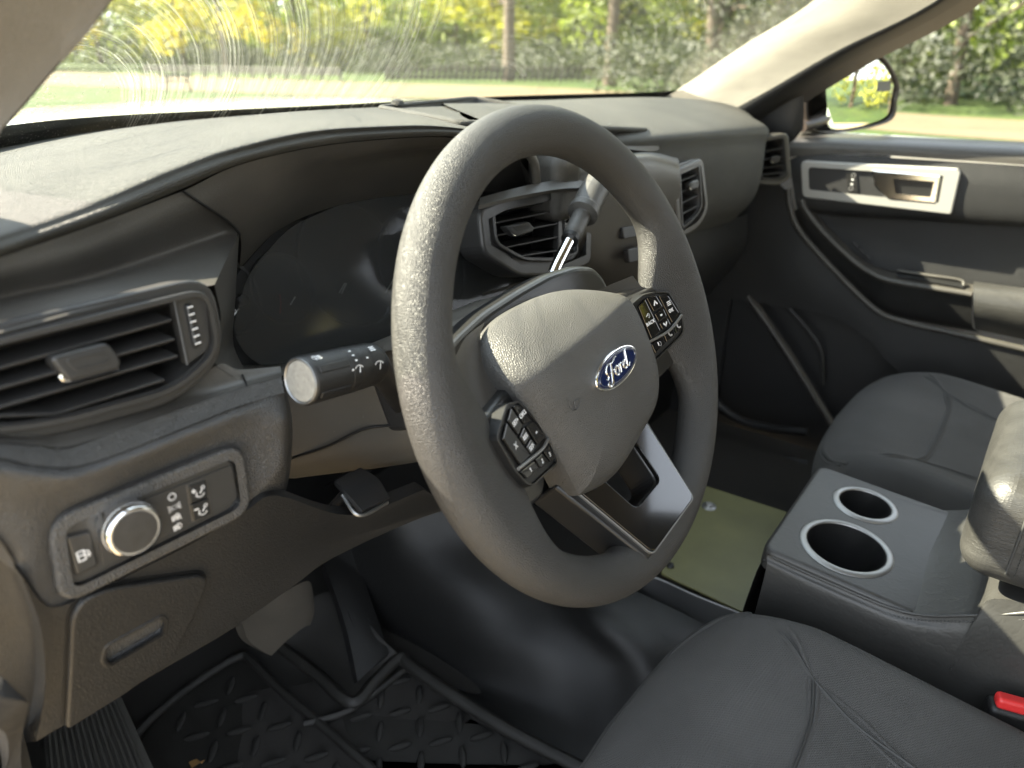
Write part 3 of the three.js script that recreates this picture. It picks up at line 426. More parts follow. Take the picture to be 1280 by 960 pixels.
// printed signs on the switches: thin raised strokes
function glyph(parent, f, c, h, s, kind) {
  const g = [], L = (pts, w = .1, closed = false) => g.push(stroke(pts, w, closed));
  const circ = (x, y, r, a0 = 0, a1 = 6.2832, n = 18) => Array.from({ length: n + 1 }, (_, i) => [x + r * Math.cos(lerp(a0, a1, i / n)), y + r * Math.sin(lerp(a0, a1, i / n))]);
  function stroke(pts, w) { const o = []; for (let i = 0; i + 1 < pts.length; i++) { const [a, b] = [pts[i], pts[i + 1]], l = Math.hypot(b[0] - a[0], b[1] - a[1]) || 1, nx = -(b[1] - a[1]) / l * w / 2, ny = (b[0] - a[0]) / l * w / 2, ex = (b[0] - a[0]) / l * w * .4, ey = (b[1] - a[1]) / l * w * .4;
      o.push(new THREE.ShapeGeometry(shapeOf([[a[0] - ex + nx, a[1] - ey + ny], [a[0] - ex - nx, a[1] - ey - ny], [b[0] + ex - nx, b[1] + ey - ny], [b[0] + ex + nx, b[1] + ey + ny]]))); } return merge(o); }
  if (kind === 'ring') L(circ(0, 0, .38), .16);
  if (kind === 'sun') { L(circ(0, 0, .26), .1); for (let i = 0; i < 8; i++) { const a = i * Math.PI / 4; L([[.36 * Math.cos(a), .36 * Math.sin(a)], [.52 * Math.cos(a), .52 * Math.sin(a)]], .1); } }
  if (kind === 'side') { for (const s of [-1, 1]) { L(circ(s * .32, 0, .2, s > 0 ? -1.57 : 1.57, s > 0 ? 1.57 : 4.71).map((p) => [p[0] - s * .24, p[1]]), .1); for (const y of [-.25, 0, .25]) L([[s * .4, y * .8], [s * .66, y * 1.3]], .09); } }
  if (kind === 'low' || kind === 'auto') { const P = circ(.1, 0, .34, -1.57, 1.57); L([...P, [.1, .34], [.1, -.34]], .12); for (const y of [-.24, -.08, .08, .24]) L([[-.04, y], [-.46, y - .1]], .1); if (kind === 'auto') { L([[.1, -.4], [.3, .12], [.5, -.4]], .12); L([[.2, -.2], [.42, -.2]], .1); } }
  if (kind === 'fuel') { L([[-.42, -.42], [-.42, .42], [.1, .42], [.1, -.42], [-.42, -.42]], .1); L([[-.42, .05], [.1, .05]], .1); L([[.1, .3], [.4, .22], [.46, -.2], [.34, -.3], [.28, -.05], [.1, -.05]], .09); }
  if (kind === 'plus' || kind === 'minus') { L([[-.55, .25], [-.25, .25]], .11); if (kind === 'plus') L([[-.4, .1], [-.4, .4]], .11); L(circ(.1, -.15, .34, 2.6, 5.8), .11); L([[.1, -.15], [.32, .12]], .11); L(circ(.42, .26, .13), .11); L([[-.3, -.3], [-.18, -.2]], .1); }
  if (kind === 'x') { L([[-.3, -.3], [.3, .3]], .14); L([[-.3, .3], [.3, -.3]], .14); }
  if (kind === 'up') L([[-.3, -.18], [0, .25], [.3, -.18]], .24);
  if (kind === 'down') L([[-.3, .18], [0, -.25], [.3, .18]], .24);
  if (kind === 'menu') { for (const y of [.3, .05, -.2]) L([[-.35, y], [.35, y]], .14); }
  if (kind === 'back') { L(circ(0, 0, .28, -1.4, 2.4), .15); L([[-.38, .02], [-.2, .22], [-.02, .06]], .13); }
  if (kind === 'phone') L(circ(.25, .25, .42, 2.9, 4.9), .24);
  if (kind === 'voice') { L([[-.1, -.1], [-.1, .3]], .2); L(circ(.05, 0, .38, -1.1, 1.1), .1); }
  if (kind === 'wiper') { L(circ(0, -.3, .6, .7, 2.44), .12); L([[0, -.35], [.2, .25]], .12); }
  if (kind === 'dot') L([[-.12, 0], [.12, 0]], .24);
  if (kind === 'lamp') { L([...circ(-.1, 0, .3, 1.57, 4.71), [-.1, .3]], .12); for (const y of [-.2, 0, .2]) L([[.1, y], [.5, y]], .1); }
  const G = merge(g); G.scale(s, s, 1);
  obj('printed_sign', place(G, f, c[0], c[1], h), K.white, parent);
}
async function words(parent, f, c, h, size, text, m = K.white, depth = .0002, turn = 0) { const g = new TextGeometry(text, { font: FONT, size, depth, curveSegments: 3 }); g.computeBoundingBox(); const b = g.boundingBox; g.translate(-(b.min.x + b.max.x) / 2, -(b.min.y + b.max.y) / 2, 0); g.rotateZ(turn); obj('lettering', place(g, f, c[0], c[1], h), m, parent); }
// louvred outlet in plane f
function vent(parent, f, who, o) {
  const ring = rounded(o.ring, o.r ?? .006, 6), rIn = Array.isArray(o.r) ? o.r.map((v) => Math.max(0, v - .003)) : Math.max(.001, (o.r ?? .006) - .003), v = new THREE.Group(); v.name = 'air_vent'; parent.add(v);
  obj('vent_frame', [ringPlate(f, o.ring, o.r ?? .006, .0022, -.004, .004, .001, 6)], K.vent, v);
  obj('vent_collar', ringPlate(f, inset(o.ring, -.006), Array.isArray(o.r) ? o.r.map((v) => v + .006) : (o.r ?? .006) + .006, .008, -.03, -.0015, .002, 6), K.vent, v);
  obj('vent_throat', (() => { const a = rounded(inset(o.ring, .002), rIn, 6), b = rounded(inset(o.ring, .007), rIn, 6); const A = a.map((p) => new THREE.Vector3(p[0], p[1], .001).applyMatrix4(frameMatrix(f)).toArray()), B = b.map((p) => new THREE.Vector3(p[0], p[1], -.012).applyMatrix4(frameMatrix(f)).toArray()), C = b.map((p) => new THREE.Vector3(p[0], p[1], -.07).applyMatrix4(frameMatrix(f)).toArray()); return sheet([...A, A[0]].map((p, i) => [p, [...B, B[0]][i], [...C, C[0]][i]])); })(), K.vent, v);
  obj('vent_back', plate(f, rounded(inset(o.ring, .0065), rIn, 6), -.07, -.068, 0), K.black, v);
  for (const s of o.slats) {
    const rows = [], P = s.length === 2 ? curve2(s, 1) : s; const at = (p, dy, z) => new THREE.Vector3(p[0], p[1] + dy, z).applyMatrix4(frameMatrix(f)).toArray();
    const C = P.map((p) => [at(p, 0, -.001), at(p, -.0002, .0003), at(p, -.0012, .0004), at(p, -.0022, -.0012), at(p, (o.rise ?? .0085) - .003, -.034), at(p, (o.rise ?? .0085), -.034), at(p, 0, -.001)]);
    const caps = [C[0], C[C.length - 1]].map((c) => sheet([c.slice(0, 4), [c[6], c[5], c[5], c[4]]]));
    obj('slat', merge([sheet(C), ...caps]), o.slatMat ?? K.vent, v);
  }
  if (o.tab) { const t = obj('vane_tab', plate(f, rounded(o.tab, .004), -.004, .007, .002), K.vent, v);
    const c = o.tab.reduce((a, p) => [a[0] + p[0] / o.tab.length, a[1] + p[1] / o.tab.length], [0, 0]), sh = [...o.tab].map((p) => [c[0] + (p[0] - c[0]) * .62, c[1] + (p[1] - c[1]) * .5 + .0015]);
    obj('tab_dish', ringPlate(f, sh, .003, .0008, .0068, .0076, .0003), K.vent, t);
    const lo = [...o.tab].sort((a, b) => a[1] - b[1]); const e = [o.tab[3], o.tab[4], o.tab[5]] ?? lo; if (o.tab[5]) obj('bright_edge', bar(e.map((p) => new THREE.Vector3(p[0], p[1] + .0012, .0045).applyMatrix4(frameMatrix(f)).toArray()), .0016, 12, 8), K.chrome, t); }
  if (o.thumb) { const t = obj('thumbwheel_panel', plate(f, rounded(o.thumb, .002), -.006, .0006, .0004), K.vent, v);
    obj('divider', bar([o.thumb[0], o.thumb[5] ?? o.thumb[3]].map((p) => new THREE.Vector3(p[0], p[1], .001).applyMatrix4(frameMatrix(f)).toArray()), .0008, 2, 6), K.vent, t);
    obj('wheel_slot', plate(f, rounded(o.wheel, .0025), -.001, .001, .0001), K.black, t);
    const [a, b, c, d] = o.wheel, wl = obj('thumbwheel', plate(f, rounded(inset(o.wheel, .0008), .002), .0002, .0026, .0012), K.blackSatin, t);
    for (let i = 0; i < 6; i++) { const k = .1 + .8 * i / 5, p = mix(a, d, k), q = mix(b, c, k); obj('ridge', bar([mix(p, q, .22), mix(p, q, .85)].map((r) => new THREE.Vector3(r[0], r[1], .0027).applyMatrix4(frameMatrix(f)).toArray()), .0004, 2, 5), K.white, wl); } }
  return v;
}

// ---------- steering wheel (built flat in its own plane: x right, y up, z to the driver)
const wheel = thing('steering_wheel', 'black grained steering wheel with blue oval badge and thumb buttons on the spokes', 'steering wheel');
wheel.rotation.set(-22.1 * Math.PI / 180, 0, 5.5 * Math.PI / 180);
{
  const R = .1722, r = .0182, NT = 220, NP = 40, rad = Math.PI / 180, sm = (t) => { t = Math.max(0, Math.min(1, t)); return t * t * (3 - 2 * t); };
  const flare = (deg) => { let b = 0; for (const [c, hw, soft, h] of [[-7, 22, 12, .03], [187, 22, 12, .03], [270, 16, 10, .01]]) { let d = Math.abs(((deg - c + 540) % 360) - 180); b = Math.max(b, h * sm((hw + soft - d) / (2 * soft))); } return b; };
  const C = [];
  for (let i = 0; i <= NT; i++) { const deg = i / NT * 360, a = deg * rad, b = flare(deg), ring = [];
    for (let j = 0; j <= NP; j++) { const p = j / NP * Math.PI * 2, c = Math.cos(p), s = Math.sin(p), inw = Math.max(0, -c); const rr = R + r * c * (1) - b * Math.pow(inw, 1.25), k = sm(inw * 1.15) * Math.min(1, b / .04);
      const z = r * s * lerp(1, 1.0, k) * (1) - k * .012 + (s < 0 ? -k * .004 : 0); ring.push([rr * Math.cos(a), rr * Math.sin(a), z]); }
    C.push(ring); }
  obj('rim', sheet(C), K.rim, wheel);
  // moulding seam on the rim
  // back plate behind the cover
  const half = [[0, .062], [.045, .061], [.085, .055], [.112, .045], [.122, .03], [.124, -.01], [.12, -.05], [.102, -.063], [.085, -.07], [.06, -.1], [.03, -.108]];
  const out = [...half, ...half.slice(1).reverse().map((p) => [-p[0], p[1]])].reverse();
  obj('spoke_plate', plate({ o: [0, 0, 0], x: [1, 0, 0], y: [0, 1, 0] }, rounded(out, .01), -.075, -.044, .008, [], 5), K.blackSatin, wheel);
  for (const s of [-1, 1]) obj('spoke_plate', plate({ o: [s * .104, -.02, -.006], x: [1, 0, s * .27], y: [0, 1, 0] }, rounded([[-.036, .034], [.036, .03], [.03, -.042], [-.01, -.05], [-.036, -.03]].map((p) => [p[0] * s, p[1]]), .01), -.03, -.003, .004, [], 4), K.blackSatin, wheel);
  obj('hub_back', plate({ o: [0, 0, 0], x: [1, 0, 0], y: [0, 1, 0] }, rounded([[-.07, .045], [.07, .045], [.075, -.05], [.04, -.085], [-.04, -.085], [-.075, -.05]], .02), -.085, -.045, .006), K.smoothDark, wheel);
  for (const [s, k] of [[-1, 1], [1, .5]]) obj('spoke_cover', skin([[[s * .12, .052 * k, -.016], [s * .124, .03 * k, -.014], [s * .126, .008, -.012], [s * .126, -.014, -.012]], [[s * .09, .056 * k, -.03], [s * .102, .038 * k, -.025], [s * .108, .014, -.018], [s * .109, -.006, -.013]], [[s * .055, .055 * k, -.042], [s * .07, .046 * k, -.038], [s * .085, .02, -.026], [s * .088, .0, -.016]]], 16, 10), K.smooth, wheel);
  // airbag cover
  const o = curve2([[-.0728,.0441,-.0323],[-.0529,.0511,-.0362],[-.0264,.0529,-.0348],[.0187,.0493,-.0301],[.0475,.04,-.0222],[.0757,.0236,-.0093],[.0876,.0085,-.0084],[.094,-.0416,-.0093],[.0887,-.0637,-.0095],[.068,-.0816,-.008],[.0215,-.0906,-.005],[-.022,-.0985,-.0059],[-.0612,-.0903,-.0082],[-.0665,-.0807,-.0077],[-.0775,-.0279,-.0059],[-.0888,.0082,-.0086],[-.0869,.0278,-.0195]], 96, true);
  const cx = -.002, cy = -.018, NR = 26, P = [];
  const h = (x, y, t) => { const lo = .014 - 1.0 * x * x - .9 * (y + .02) ** 2, d = y - (.019 + .03 * x), k = .003, ramp = d > k ? d : d < -k ? 0 : (d + k) ** 2 / (4 * k); return lo - .85 * ramp - .014 * Math.pow(t, 9); };
  for (const q of [...o, o[0]]) { const row = []; for (let k = 0; k <= NR; k++) { const t = 1 - (1 - k / NR) ** 1.5, x = cx + (q[0] - cx) * t, y = cy + (q[1] - cy) * t; row.push([x, y, h(x, y, t)]); } const e = row[NR]; row.push([cx + (q[0] - cx) * 1.004, cy + (q[1] - cy) * 1.004, e[2] - .005], [cx + (q[0] - cx) * .99, cy + (q[1] - cy) * .99, e[2] - .025]); P.push(row); }
  const cover = obj('airbag_cover', sheet(P), K.cover, wheel);
  // faint raised marks on the cover: airbag word and belt sign
  { const f = { o: [0, 0, h(.052, -.056, 0) + .0001], x: [1, 0, -.09], y: [0, 1, .05] }; words(cover, f, [.052, -.056], 0, .0045, 'AIRBAG', K.cover, .0003);
    const q = [[-.0591,-.0114,.008],[-.0588,-.0212,.008],[-.0527,-.0223,.008],[-.0478,-.0183,.008],[-.0536,-.0167,.008],[-.0548,-.022,.008]]; obj('belt_mark', bar(q.map((p) => [p[0], p[1], h(p[0], p[1], 0) + .0001]), .0004, 20, 6), K.cover, cover); }
  // oval badge
  const ec = [.0035, -.0164], ez = h(ec[0], ec[1], 0), oval = (a, b, n = 64) => Array.from({ length: n }, (_, i) => [a * Math.cos(i / n * 6.28318), b * Math.sin(i / n * 6.28318)]);
  const EF = { o: [ec[0], ec[1], ez], x: [1, 0, -.005], y: [0, 1, -.0] };
  const badge = obj('badge', plate(EF, oval(.033, .0133), -.003, .0026, .0012, [], 4), K.chrome, wheel);
  obj('badge_face', plate(EF, oval(.0302, .0108), .0015, .0031, .0005), K.blue, badge);
  obj('badge_line', ringPlate(EF, oval(.0288, .0096), 0, .0006, .003, .0034, 0), K.chrome, badge);
  const S = .0268, ln = (pts, w = .0011, n = 24) => bar(pts.map((p) => [p[0] * S + ec[0], p[1] * S * .92 + ec[1], ez + .0033]), (t) => w * (.45 + .55 * Math.sin(Math.PI * Math.min(1, Math.max(0, .08 + .84 * t)))), n, 8, .5);
  const ell = (x, y, a, b, t) => Array.from({ length: 13 }, (_, i) => { const q = i / 12 * 6.28318; return [x + a * Math.cos(q) * Math.cos(t) - b * Math.sin(q) * Math.sin(t), y + a * Math.cos(q) * Math.sin(t) + b * Math.sin(q) * Math.cos(t)]; });
  obj('badge_script', [ln([[-.78, -.02], [-.7, -.1], [-.62, -.02], [-.66, .16], [-.5, .3], [-.25, .28], [-.02, .36], [.04, .34]]), ln([[-.3, .27], [-.36, .1], [-.44, -.14], [-.52, -.3], [-.66, -.34], [-.72, -.24], [-.64, -.18]], .0014), ln([[-.48, .02], [-.34, .06], [-.2, .05]]),
    ln(ell(-.1, -.06, .1, .14, -.3)), ln([[.0, .02], [.08, .07], [.1, .02], [.06, -.2]], .0012), ln([[.09, -.02], [.17, .07], [.24, .05]]), ln(ell(.38, -.07, .1, .13, -.3)), ln([[.62, .36], [.56, .3], [.5, .05], [.46, -.14], [.52, -.2], [.62, -.12]], .0012)], K.chrome, badge);

  // thumb button pods
  const pod = (f, outline, keys, strip, lip) => {
    const p = new THREE.Group(); p.name = 'button_pod'; wheel.add(p);
    obj('pod_bezel', ringPlate(f, inset(outline, -.0018), .004, .0012, -.014, .0016, .0004), K.blackSatin, p);
    obj('pod_base', plate(f, rounded(outline, .004), -.016, .0002, .0004), K.black, p);
    for (const [q, sign, text] of keys) { const b = obj('button', plate(f, rounded(inset(q, .0005), .0012), 0, .0026, .0008), K.gloss, p); const c = q.reduce((a, v) => [a[0] + v[0] / q.length, a[1] + v[1] / q.length], [0, 0]);
      if (sign) glyph(b, f, [c[0], c[1] + (text ? .003 : 0)], .0028, .0062, sign); if (text) words(b, f, [c[0], c[1] - (sign ? .0035 : 0)], .0026, .0032, text); }
    obj('bright_strip', bar(strip.map((v) => new THREE.Vector3(v[0], v[1], .003).applyMatrix4(frameMatrix(f)).toArray()), .0013, 16, 8), K.satin, p);
    return p;
  };
  const FL_ = {o:[-.108,-.021,0],x:[1,0,-.27],y:[0,1,0]}, FR_ = {o:[.108,-.021,0],x:[1,0,.27],y:[0,1,0]};
  pod(FL_, [[-.0299,.0197],[-.0029,.0301],[.0132,.025],[.0242,.0073],[.0329,-.0126],[.0331,-.0327],[-.0102,-.0256],[-.0173,-.0202],[-.0244,-.0063]], [
    [[[-.0266,.0174],[-.0138,.0234],[.0002,-.0095],[-.0181,-.0075]], 'x'], [[[-.0121,.0237],[-.0003,.0283],[.0056,.0114],[-.0053,.0082]], null, 'SET+'], [[[-.0057,.0078],[.0063,.0104],[.0099,-.0001],[-.0025,-.0012]], null, 'RES'], [[[-.0029,-.0016],[.0094,-.0005],[.0133,-.0096],[.0012,-.01]], null, 'SET-'],
    [[[.0022,.0277],[.0124,.0242],[.0211,.0075],[.0077,.0103]], null, 'CNCL'], [[[.0084,.0094],[.0218,.0066],[.0322,-.0116],[.0148,-.0097]], 'dot'],
    [[[-.0228,-.0091],[.0018,-.0141],[.0045,-.0227],[-.0171,-.0185]], null, '1'], [[[.0033,-.0143],[.0168,-.0159],[.0222,-.0274],[.0056,-.0233]], null, '2'], [[[.0184,-.0161],[.0304,-.0166],[.0326,-.0298],[.0234,-.028]], null, '3']],
    [[-.0235,-.0069],[-.0001,-.0112],[.019,-.0139],[.0324,-.013]]);
  pod(FR_, [[-.0233,.0284],[-.0073,.0308],[.0086,.0274],[.0227,.0217],[.029,-.0013],[.0257,-.0158],[.0209,-.0184],[-.0161,-.0245],[-.02,-.0212],[-.0208,-.0068]], [
    [[[-.018,.0262],[-.007,.0292],[-.0011,-.0047],[-.0154,-.0069]], 'back', 'BACK'], [[[-.0058,.0294],[.007,.0265],[.0108,.0134],[-.0024,.0136]], 'up'], [[[-.0027,.0129],[.0105,.0128],[.0118,.0037],[-.0005,.0035]], 'dot'], [[[-.0009,.0029],[.0115,.003],[.0132,-.0055],[.001,-.0049]], 'down'],
    [[[.0089,.0257],[.0211,.0208],[.0277,.0008],[.0147,-.0046]], 'menu', 'OK'],
    [[[-.0179,-.0097],[-.0008,-.0088],[-.0005,-.0176],[-.0164,-.0205]], 'voice'], [[[.0004,-.0086],[.0148,-.007],[.0142,-.0155],[.0007,-.0173]], 'phone'], [[[.016,-.0068],[.0268,-.0035],[.0241,-.0143],[.0155,-.0152]], 'phone']],
    [[-.0199,-.0072],[.0051,-.0083],[.0176,-.0059],[.0287,-.002]]);

  // lower spoke: thick frame with an opening, glossy face
  const BF = {o:[0,-.13,.006],x:[1,0,0],y:[0,1,-.5]}, bo = [[-.0697,.0448],[-.0454,-.0295],[.0319,-.0279],[.0407,.0396]], bh = [[-.03, .045], [.03, .045], [.022, .002], [-.022, .002]];
  const sp = obj('lower_spoke', plate(BF, rounded([[-.07, .06], [-.046, -.032], [.046, -.032], [.07, .06]], .004), -.036, -.002, .003, [rounded(bh, .008)], 4), K.blackSatin, wheel);
  obj('spoke_trim', plate(BF, rounded([[-.06, .056], [-.04, -.03], [.04, -.03], [.06, .056]], .006), -.004, .0015, .0006, [rounded(inset(bh, -.001), .008)], 4), K.gloss, sp);
  obj('bright_line', ringPlate(BF, [[-.062, .057], [-.0415, -.0315], [.0415, -.0315], [.062, .057]], .006, .0012, -.002, .0006, .0003), K.satin, sp);
}
// ---------- steering column (same slope as the wheel)
const column = thing('steering_column', 'grey plastic steering column shroud behind the wheel', 'steering column');
column.rotation.set(-22.1 * Math.PI / 180, 0, 0);
{
  const sec = (w, hw, top, bot, rT, rB) => rounded([[-hw, top], [-hw - .004, bot + .03], [-hw * .8, bot], [hw * .8, bot], [hw + .004, bot + .03], [hw, top]], [rT, .012, rB, rB, .012, rT], 6).map((p) => [p[0], p[1], w]);
  const S = [[-.06, .07, .05, -.045], [-.075, .08, .055, -.055], [-.15, .083, .056, -.06], [-.21, .1, .05, -.06], [-.3, .135, .04, -.055]].map(([w, hw, t, b]) => sec(w, hw, t, b, .03, .02));
  const up = [], low = []; // split the tube into an upper and a lower shell at the seam
  obj('column_shroud', [sheet(S.map((s) => [...s, s[0]]).map((s) => s)), sheet([S[0], S[0].map(() => [0, 0, -.055])].map((s) => [...s, s[0]]))], M([.17, .163, .153], .4, { map: T.dust, ...bump(T.fine, .0001) }), column);  // smooth plastic in a lighter tone that stands for bounced light
  obj('shroud_seam', bar([[-.0865, -.012, -.07], [-.0875, -.014, -.15], [-.098, -.012, -.18], [-.111, -.02, -.22], [-.125, -.025, -.27]], .0012, 30, 6), K.black, column);
  obj('stalk_boot', place(rbox(.012, .05, .05, .008), { o: [-.083, .004, -.135], x: [1, 0, 0], y: [0, 1, 0] }), K.smoothDark, column);
  obj('shifter_boot', place(rbox(.03, .05, .05, .01), { o: [.085, .03, -.115], x: [1, 0, 0], y: [0, 1, 0] }), K.smoothDark, column);
}
// indicator and wiper stalk
const stalk = thing('indicator_stalk', 'fat black wiper and indicator stalk with pale round end, behind the wheel rim', 'stalk');
{
  const e = [-.2026,.0577,-.075], root = [-.083, .002, -.138], toW = (p) => new THREE.Vector3(...p).applyEuler(column.rotation).toArray();
  const E = toW(e), B = toW(root); const kneeL = add(e, [.066, -.009, -.008]), N = toW(kneeL);
  const ax = v3(N).sub(v3(E)).normalize(), x = new THREE.Vector3(0, 1, 0).cross(ax).normalize(), y = new THREE.Vector3().crossVectors(ax, x);
  // local frame: z runs from the pale end towards the column
  const SF = { o: E, x: x.clone().negate().toArray(), y: y.clone().toArray() }; const L = v3(N).distanceTo(v3(E));
  const mtx = new THREE.Matrix4().makeBasis(x, y, ax).setPosition(v3(E));
  const body = (prof, s = 40) => { const g = lathe(prof.map((p) => [p[0], p[1] * .68]), s); g.rotateX(Math.PI / 2); g.applyMatrix4(mtx); return g; };
  obj('stalk_arm', bar([add(E, ax.clone().multiplyScalar(L * .86).toArray()), add(E, ax.clone().multiplyScalar(L * .98).toArray()), mix(N, B, .45), B], (t) => lerp(.0145, .0085, Math.min(1, t * 1.6)), 30, 20), K.blackSatin, stalk);
  obj('grip', body([[.0148, 0], [.0158, .0015], [.0160, .004], [.0158, .047], [.0152, .0475]]), K.blackSatin, stalk);
  obj('end_cap', body([[0, .0006], [.0125, .0004], [.0134, .0012], [.0136, .003]]), M([.62, .62, .6], .42, { metalness: .1, map: T.dust }), stalk);
  obj('end_ring', body([[.0136, .002], [.0142, -.0006], [.015, .0002], [.0149, .003]]), K.satin, stalk);
  obj('wiper_ring', body([[.0151, .0478], [.0158, .0482], [.0158, .0595], [.0151, .06]]), K.blackSatin, stalk);
  obj('washer_ring', body([[.0149, .0602], [.0156, .0607], [.0156, .0745], [.0148, .075]]), K.blackSatin, stalk);
  obj('collar', body([[.0147, .0752], [.0153, .0757], [.0152, .088], [.0143, .096], [.012, .101]]), K.blackSatin, stalk);
  for (const a of [.9, 2.0, 4.4]) obj('grip_ridge', (() => { const g = rbox(.005, .0016, .025, .0007, 2); g.translate(0, .0158, .017); g.rotateZ(a); g.applyMatrix4(mtx); return g; })(), K.blackSatin, stalk);
  // signs printed round the barrel
  const mark = (ang, z, kind, s) => { const yb = new THREE.Vector3(Math.cos(ang), Math.sin(ang), 0), n = yb.clone().transformDirection(mtx), t = ax.clone(), up = new THREE.Vector3().crossVectors(n, t); const o = new THREE.Vector3(Math.cos(ang) * .0163, Math.sin(ang) * .0163, z * .68).applyMatrix4(mtx); glyph(stalk, { o: o.toArray(), x: t.toArray(), y: up.toArray() }, [0, 0], 0, s, kind); };
  for (const [a, z, k, s] of [[1.9, .012, 'lamp', .007], [1.95, .053, 'dot', .0045], [2.2, .053, 'dot', .0045], [2.45, .053, 'dot', .0045], [2.8, .0535, 'wiper', .007], [2.8, .045, 'dot', .0045], [2.1, .081, 'menu', .006], [2.85, .081, 'wiper', .008], [2.45, .068, 'dot', .0045]]) mark(a, z, k, s);
}
// column gear lever
const lever = thing('gear_lever', 'column gear lever with bare metal arm and grey grip, seen through the wheel', 'gear lever');
{
  const toW = (p) => new THREE.Vector3(...p).applyEuler(column.rotation).toArray();
  const A = toW([.088, .035, -.118]), Bp = toW([.1385,.0638,-.108]), Cp = toW([.179,.0871,-.108]), Dp = toW([.2345,.1217,-.105]), Ep = toW([.3029,.1561,-.1]);
  obj('lever_arm', bar([A, toW([.1166,.0488,-.11]), Bp, Cp], .0062, 24, 16), K.chrome, lever);
  obj('grip', bar([mix(Bp, Cp, .8), mix(Cp, Dp, .25), mix(Cp, Dp, .5), mix(Cp, Dp, .68), Dp, mix(Dp, Ep, .5), Ep], (t) => t < .04 ? .0085 : t < .3 ? .0098 : t < .42 ? .0165 : t < .95 ? .0155 : .01, 60, 24), M([.07, .067, .062], .42, bump(T.fine, .0002)), lever);
  obj('grip_collar', bar([mix(Bp, Cp, .78), mix(Bp, Cp, .9)], .0093, 4, 16), K.black, lever);
  const s = mix(Dp, Ep, .15); obj('grip_button', bar([add(s, [.012, 0, .01]), add(mix(Dp, Ep, .45), [.012, 0, .01])], .005, 6, 10), K.satin, lever);
}
// tilt lever under the column
const tilt = thing('tilt_lever', 'small black steering tilt lever under the column shroud', 'lever');
{
  const toW = (p) => new THREE.Vector3(...p).applyEuler(column.rotation).toArray(); const f = (a) => a.map(toW);
  obj('blade', skin([f([[-.1544,-.0371,-.16],[-.1216,-.0407,-.17]]), f([[-.1629,-.0404,-.14],[-.1242,-.0491,-.15]]), f([[-.1644,-.0561,-.125],[-.131,-.0627,-.135]])], 8, 12, .004), K.smoothDark, tilt);
  obj('lip', bar(f([[-.1638,-.0406,-.139],[-.1659,-.056,-.124],[-.1319,-.0629,-.134]]), .0016, 20, 8), K.satin, tilt);
  obj('shank', bar(f([[-.175,-.0787,-.2],[-.1554,-.0712,-.2],[-.1483,-.0456,-.155]]), .005, 12, 8), K.smoothDark, tilt);
}

